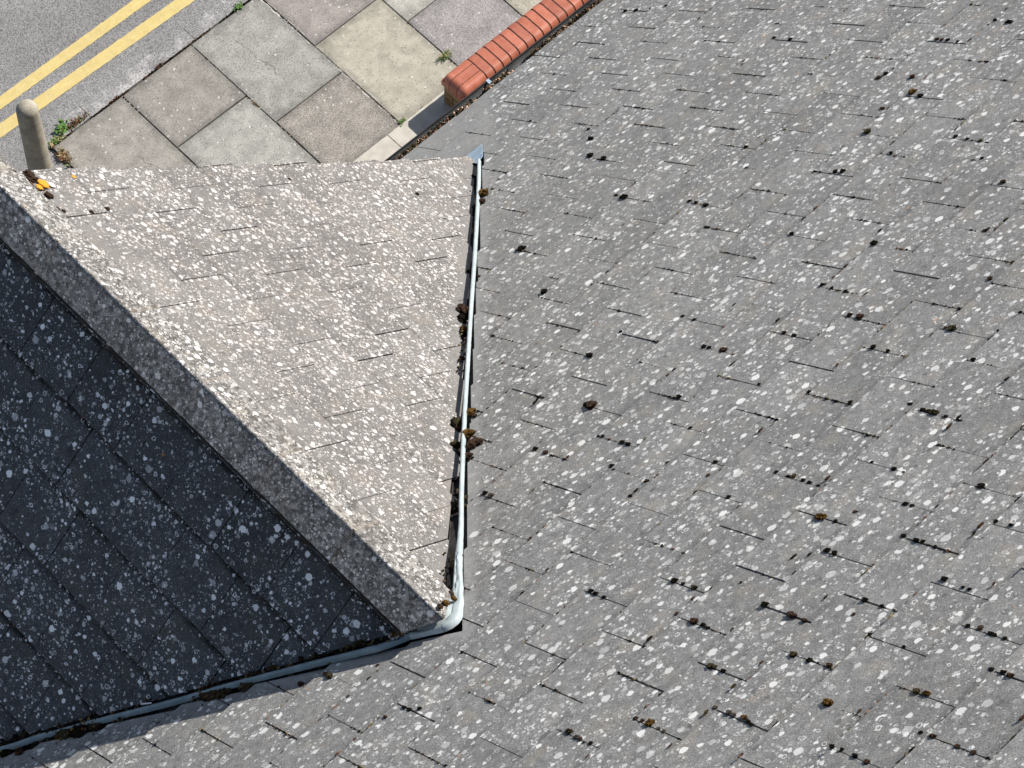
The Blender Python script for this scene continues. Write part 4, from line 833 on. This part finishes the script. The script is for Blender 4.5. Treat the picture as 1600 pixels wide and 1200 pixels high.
# ------------------------------------------------------------------ low garden wall with red bullnose coping
wl = empty('garden_wall', (3.77, 4.6, 0)); tag(wl, 'low brick wall with red rounded brick coping beside the gutter', 'wall')
WI = Matrix.Translation((-3.77, -4.6, 0))
def wp(o): o.parent = wl; o.matrix_parent_inverse = WI; return o
M = NM('red_brick'); P = M.n('ShaderNodeTexCoord').outputs['Object']; tn = M.attr('tint')[2]
a = M.noise(P, 130, 2, 0.7); b_ = M.noise(P, 14, 4, 0.6)
c = M.mix(M.mapr(b_, 0.3, 0.7), (0.39, 0.115, 0.066), (0.48, 0.165, 0.105)); c = M.scale_col(c, M.math('MULTIPLY', M.math('MULTIPLY_ADD', a, 0.35, 0.82), M.math('MULTIPLY_ADD', tn, 0.30, 0.85)))
M.base(c); M.b.inputs['Roughness'].default_value = 0.42; M.b.inputs['Specular IOR Level'].default_value = 0.5; M.bump(a, 0.15, 0.002); MT['red'] = M.m
MT['dmortar'] = simple_mat('dark_mortar', (0.035, 0.022, 0.016), (0.11, 0.08, 0.06), 60, 1.0, 0.6, 200)
YA, YB, ZT, ZB2, RR = 4.488, 4.706, 0.318, 0.212, 0.052
def cope_prof(k=0.0):
    pr = [(YA + k, ZB2), (YB - k, ZB2)]
    for i in range(7):
        a = math.pi / 2 * i / 6; pr.append((YB - k - RR + RR * math.cos(a), ZT - k - RR + RR * math.sin(a)))
    for i in range(7):
        a = math.pi / 2 * i / 6; pr.append((YA + k + RR - RR * math.sin(a), ZT - k - RR + RR * math.cos(a)))
    return pr
mb = MB(); x = 3.981; random.seed(9)
while x < 9.0:
    d = random.gauss(0, 0.0012); pr = cope_prof(abs(random.gauss(0, 0.0006))); n = len(pr)
    xa, xb2 = x + 0.0042, x + 0.0738 - 0.0042; ch = 0.0022
    mb.prism([(a, b) for a, b in pr], xa + ch, xb2 - ch, lambda X, a, b: (X, a + d, b + d * 0.5), tint=random.random())
    cy, cz = (YA + YB) / 2, (ZT + ZB2) / 2; sh = lambda a, b, k: (a + (cy - a) * k, b + (cz - b) * k)
    mb.prism([sh(a, b, 0.03) for a, b in pr], xa, xb2, lambda X, a, b: (X, a + d, b + d * 0.5), tint=0.4)
    x += 0.0738
# end of the coping: three bricks laid lengthwise with a rounded end
def end_z(x, y):
    # height drop of the double bullnose
    z = ZT; dd = min(y - YA, YB - y); e = x - 3.764
    def dr(t): return 0 if t >= RR else RR - math.sqrt(max(0, RR * RR - (RR - t) ** 2))
    ex, ey = max(0, RR - e), max(0, RR - dd); rr = math.hypot(ex, ey) * 1.0
    rr = (ex ** 2.4 + ey ** 2.4) ** (1 / 2.4)
    return z - (RR - math.sqrt(max(0, RR * RR - min(rr, RR) ** 2)))
yb3 = [YA, YA + 0.0725, YA + 0.1455, YB]
for b in range(3):
    y0, y1 = yb3[b] + (0.0025 if b else 0), yb3[b + 1] - (0.0025 if b < 2 else 0); X0, X1 = 3.764, 3.977; tn_ = random.random(); NX, NY = 18, 9
    xs = [X0 + (X1 - X0) * ((i / NX) ** 1.7) for i in range(NX + 1)]; 
    ys = [y0 + (y1 - y0) * i / NY for i in range(NY + 1)]
    for i in range(NX):
        for k in range(NY): mb.face([(xs[i], ys[k], end_z(xs[i], ys[k])), (xs[i + 1], ys[k], end_z(xs[i + 1], ys[k])), (xs[i + 1], ys[k + 1], end_z(xs[i + 1], ys[k + 1])), (xs[i], ys[k + 1], end_z(xs[i], ys[k + 1]))], None, tn_)
    for k in range(NY): mb.face([(X0, ys[k], ZB2), (X0, ys[k + 1], ZB2), (X0, ys[k + 1], end_z(X0, ys[k + 1])), (X0, ys[k], end_z(X0, ys[k]))], None, tn_)
    for yy in (y0, y1):
        for i in range(NX): mb.face([(xs[i], yy, ZB2), (xs[i + 1], yy, ZB2), (xs[i + 1], yy, end_z(xs[i + 1], yy)), (xs[i], yy, end_z(xs[i], yy))], None, tn_)
co = wp(mb.build('coping', MT['red'], merge=True, recalc=True)); 
mb = MB()
k = 0.0035; cy, cz = (YA + YB) / 2, (ZT + ZB2) / 2
mb.prism([(a + (cy - a) * 0.035, b + (cz - b) * 0.07) for a, b in cope_prof()], 3.83, 8.9, lambda X, a, b: (X, a, b)); mb.box((3.771, YA + 0.06, ZB2 + 0.002), (3.84, YB - 0.06, ZT - 0.05))
for yy in yb3[1:3]: mb.box((3.8, yy - 0.004, ZB2 + 0.01), (3.99, yy + 0.004, ZT - 0.004)); 
wp(mb.build('coping_mortar', MT['dmortar'], recalc=True))
# brickwork below: real bricks with a mortar core
M = NM('stock_brick'); P = M.n('ShaderNodeTexCoord').outputs['Object']; tn = M.attr('tint')[2]
a = M.noise(P, 120, 3, 0.7); c = M.mix(tn, (0.26, 0.15, 0.075), (0.37, 0.25, 0.14)); c = M.scale_col(c, M.math('MULTIPLY_ADD', a, 0.9, 0.55)); M.base(c); M.bump(a, 0.5, 0.004); MT['stock'] = M.m
mb = MB(); z = 0.012
for row in range(3):
    z1 = z + 0.0575
    x = 3.776 - (0 if row % 2 else 0.1125)
    while x < 8.9:
        xa = max(3.776, x); xb2 = x + 0.2145
        if xb2 - xa > 0.03:
            for (ya, yb2) in ((4.502, 4.602), (4.612, 4.692)) if row % 2 else ((4.502, 4.692),):
                mb.box((xa, ya, z), (xb2, yb2, z1), tint=random.random())
        x += 0.2245
    z = z1 + 0.0092
br_ = mb.build('brickwork', MT['stock']); md = br_.modifiers.new('b', 'BEVEL'); md.width = 0.002; md.segments = 1; wp(br_)
MT['lmortar'] = simple_mat('wall_mortar', (0.10, 0.075, 0.05), (0.22, 0.17, 0.12), 40, 1.0, 0.6)
mb = MB(); mb.box((3.782, 4.508, 0.012), (8.9, 4.686, 0.213)); wp(mb.build('wall_mortar', MT['lmortar']))

# ------------------------------------------------------------------ concrete bollard
M = NM('bollard_concrete'); P = M.n('ShaderNodeTexCoord').outputs['Object']
a = M.noise(P, 170, 2, 0.8); b_ = M.noise(P, 9, 5, 0.7); c = M.mix(M.mapr(b_, 0.3, 0.7), (0.25, 0.225, 0.180), (0.40, 0.37, 0.30)); c = M.scale_col(c, M.math('MULTIPLY_ADD', M.mapr(a, 0.3, 0.7), 0.5, 0.75))
d, cc = M.vor(P, 45, dim='3D'); r = M.sep(cc); mk = M.math('MULTIPLY', M.math('LESS_THAN', r[0], 0.12), M.mapr(d, 0.12, 0.3, 1, 0)); c = M.mix(M.math('MULTIPLY', mk, 0.7), c, (0.6, 0.59, 0.55))
M.base(c); M.bump(a, 0.6, 0.004); MT['boll'] = M.m
bm = bmesh.new(); prof = [(0.082, -0.02), (0.0815, 0.0), (0.079, 0.2), (0.0755, 0.5), (0.072, 0.8), (0.070, 0.93)]
for i in range(1, 9):
    a = math.pi / 2 * i / 8; prof.append((0.070 * math.cos(a) if i < 8 else 0.0, 0.93 + 0.062 * math.sin(a)))
rings = []; NS = 40
for r_, z_ in prof:
    if r_ < 1e-5: rings.append([bm.verts.new((0, 0, z_))]); continue
    rings.append([bm.verts.new((r_ * math.cos(6.28318 * k / NS), r_ * math.sin(6.28318 * k / NS), z_)) for k in range(NS)])
for A_, B_ in zip(rings, rings[1:]):
    for k in range(NS):
        if len(B_) == 1: bm.faces.new((A_[k], A_[(k + 1) % NS], B_[0]))
        else: bm.faces.new((A_[k], A_[(k + 1) % NS], B_[(k + 1) % NS], B_[k]))
for v in bm.verts: v.co += v.co.normalized() * 0.0012 * noise.noise(v.co * 22)
me = bpy.data.meshes.new('bollard'); bm.to_mesh(me); bm.free(); me.polygons.foreach_set('use_smooth', [True] * len(me.polygons)); me.materials.append(MT['boll'])
bo = bpy.data.objects.new('bollard', me); COL.objects.link(bo); bo.location = (1.405, 5.985, 0.0)
tag(bo, 'round-topped pale concrete bollard standing beside the yellow lines', 'bollard')

# ------------------------------------------------------------------ weeds
MT['leaf'] = simple_mat('weed_green', (0.055, 0.13, 0.025), (0.14, 0.26, 0.06), 60, 0.7, 0.2)
MT['leaf2'] = simple_mat('weed_olive', (0.10, 0.13, 0.045), (0.22, 0.24, 0.10), 60, 0.7, 0.2)
MT['dry'] = simple_mat('weed_dry_red', (0.10, 0.035, 0.022), (0.24, 0.11, 0.06), 60, 0.8, 0.2)
MT['straw'] = simple_mat('weed_straw', (0.30, 0.22, 0.10), (0.42, 0.34, 0.18), 60, 0.8, 0.2)
def weed(nm, x, y, sx, sy, h, n, mats, label, broad=0.25, seed=1, cat='weed'):
    random.seed(seed); mb = MB()
    for i in range(n):
        bx, by = random.gauss(0, sx * 0.5), random.gauss(0, sy * 0.5); a = random.uniform(0, 6.28); L = 0.85 * h * random.uniform(0.4, 1.1); lean = random.uniform(0.3, 1.3)
        d = Vector((math.cos(a), math.sin(a), 0)); sd = Vector((-d.y, d.x, 0)); wd = L * broad * random.uniform(0.6, 1.2); mi = random.randrange(len(mats))
        p0 = Vector((bx, by, 0)); p1 = p0 + d * L * 0.35 * lean + Vector((0, 0, L * 0.55)); p2 = p0 + d * L * 0.8 * lean + Vector((0, 0, L * (0.75 - 0.2 * lean)))
        mb.face([p0 - sd * wd * 0.15, p0 + sd * wd * 0.15, p1 + sd * wd * 0.5, p1 - sd * wd * 0.5], None, 0.5, mi)
        mb.face([p1 - sd * wd * 0.5, p1 + sd * wd * 0.5, p2], None, 0.5, mi)
    o = mb.build(nm, [MT[m] for m in mats]); o.location = (x, y, 0.001); tag(o, label, cat); return o
weed('grass_tuft', 4.04, 4.955, 0.055, 0.03, 0.05, 150, ['leaf', 'leaf', 'leaf2', 'straw'], 'green grass tuft in the slab joint beside the red coping', 0.12, 2, 'grass tuft')
weed('weed', 3.465, 4.768, 0.028, 0.018, 0.03, 70, ['leaf', 'leaf2'], 'small green weed where a slab joint meets the concrete edging', 0.35, 3)
weed('weed', 3.285, 6.205, 0.025, 0.018, 0.035, 60, ['leaf'], 'bright green weed at the kerb by the top edge of the photo', 0.5, 4)
weed('weed', 1.785, 6.265, 0.030, 0.03, 0.06, 60, ['leaf', 'leaf'], 'bright green leafy weed at the kerb, between bollard and dark red moss', 0.6, 5)
weed('weed', 1.70, 6.215, 0.06, 0.02, 0.05, 110, ['leaf2', 'straw', 'leaf'], 'low yellow-green weed along the kerb joint right of the bollard', 0.3, 6)
weed('weed', 1.655, 6.09, 0.028, 0.07, 0.055, 150, ['dry', 'dry', 'leaf2', 'straw'], 'reddish dry weed at the slab corner right of the bollard', 0.22, 7)
weed('weed', 1.88, 6.24, 0.085, 0.018, 0.045, 190, ['dry', 'dry', 'leaf2', 'k'], 'dark red weed growing along the kerb joint', 0.25, 8)
weed('weed', 2.585, 6.215, 0.035, 0.008, 0.02, 60, ['dry', 'k'], 'dark red moss tuft in the middle of the kerb joint', 0.4, 9)
weed('weed', 2.90, 6.215, 0.07, 0.006, 0.012, 50, ['dry', 'straw'], 'thin reddish moss line in the kerb joint above the grey slab', 0.4, 12)
weed('weed', 2.852, 5.54, 0.006, 0.035, 0.018, 50, ['straw', 'leaf2', 'dry'], 'yellowish weed in the joint between two grey slabs', 0.4, 10)
weed('weed', 2.20, 6.21, 0.06, 0.010, 0.022, 60, ['dry', 'k'], 'dark moss tuft at the kerb end of a slab joint', 0.3, 11)

mb = MB(); random.seed(41); UPA = (Vector((1, 0, 0)), Vector((0, 0, 1)))
def jline(x0, y0, x1, y1, n, thr, rmax, mats):
    for i in range(n):
        t = random.random(); x = x0 + (x1 - x0) * t; y = y0 + (y1 - y0) * t
        if noise.noise(Vector((x * 4, y * 4, 7))) < thr: continue
        add_crumb(mb, (x + random.gauss(0, 0.0035), y + random.gauss(0, 0.0035), -0.003), random.uniform(0.002, rmax), UPA, random.uniform(1, 2), random.choice(mats))
jline(1.64, 6.206, 4.6, 6.206, 900, -0.15, 0.008, (0, 0, 1, 1, 3)); jline(3.445, 4.78, 3.445, 6.2, 180, 0.05, 0.006, (4, 4, 3, 1)); jline(2.242, 4.8, 2.242, 6.2, 160, 0.0, 0.006, (0, 1, 4))
jline(2.85, 4.8, 2.85, 6.2, 180, -0.05, 0.006, (0, 1, 4, 3)); jline(4.04, 4.8, 4.04, 6.2, 160, 0.0, 0.006, (0, 3, 4)); jline(1.64, 4.8, 1.64, 6.2, 120, 0.0, 0.006, (0, 1)); jline(2.4, 4.758, 3.75, 4.758, 300, 0.0, 0.006, (0, 1, 4, 1))
tag(mb.build('joint_moss', [MT['k'], MT['r'], MT['g'], MT['o'], MT['grout']]), 'moss and grit lodged in the pavement slab joints', 'moss', kind='stuff')

# ------------------------------------------------------------------ tell the moss things apart by their place
from bpy_extras.object_utils import world_to_camera_view as w2c
bpy.context.view_layer.update()
ORD = ['first', 'second', 'third', 'fourth', 'fifth', 'sixth', 'seventh', 'eighth', 'ninth', 'tenth', 'eleventh', 'twelfth', 'thirteenth', 'fourteenth', 'fifteenth', 'sixteenth', 'seventeenth', 'eighteenth', 'nineteenth', 'twentieth']
buckets = {}
for o in list(COL.objects):
    if o.parent or o.get('kind') or 'group' not in o: continue
    v = w2c(sc, cam, o.matrix_world.translation); X, Y = v.x * 1600, (1 - v.y) * 1200; gname = o['group']
    if 'large' in gname or 'tail joints' in gname:
        row = 'top' if Y < 260 else 'upper' if Y < 500 else 'middle' if Y < 740 else 'lower' if Y < 960 else 'bottom'
        col = 'left' if X < 930 else 'centre' if X < 1260 else 'right'
        place = f'{row} {col} of the large roof'
    elif 'shaded' in gname: place = 'in the shaded left-hand valley'
    elif 'street side' in gname: place = 'right of the upright valley roll'
    elif 'gable side' in gname: place = 'left of the upright valley roll'
    elif 'orange lichen' in gname: place = 'at the gable corner beside the orange lichen'
    elif 'ridge end' in gname: place = 'at the lower ridge end'
    elif 'lichen patches' in gname: place = 'near the gable ridge'
    else: place = 'on the sunlit gable slope'
    if o.name.startswith('lichen'): kind = gname.split(' ')[0] + ' lichen patch'
    elif o.name.startswith('moss_sliver'): kind = ('black' if 'black' in gname else 'rust-brown' if 'rust' in gname else 'olive-brown') + ' moss sliver'
    elif o.name.startswith('moss_clump'): kind = 'dark moss clump'
    else: kind = o['label'].split(' moss')[0] + ' moss ' + ('clump' if 'ridge end' in gname else 'cushion')
    buckets.setdefault((kind, place), []).append((Y if 'upright' in place else X, o))
for (kind, place), L in buckets.items():
    L.sort(key=lambda t: t[0]); side = 'top' if 'upright' in place else 'left'
    sep_ = ' at ' if place.endswith('large roof') else ' '
    for i, (_, o) in enumerate(L):
        if len(L) == 1: o['label'] = 'the only ' + kind + sep_ + place
        elif i < 20: o['label'] = f'{ORD[i]} {kind} from the {side}{sep_}{place}'
        elif len(L) - 1 - i < 20: o['label'] = f'{ORD[len(L) - 1 - i]} {kind} from the {"bottom" if side == "top" else "right"}{sep_}{place}'
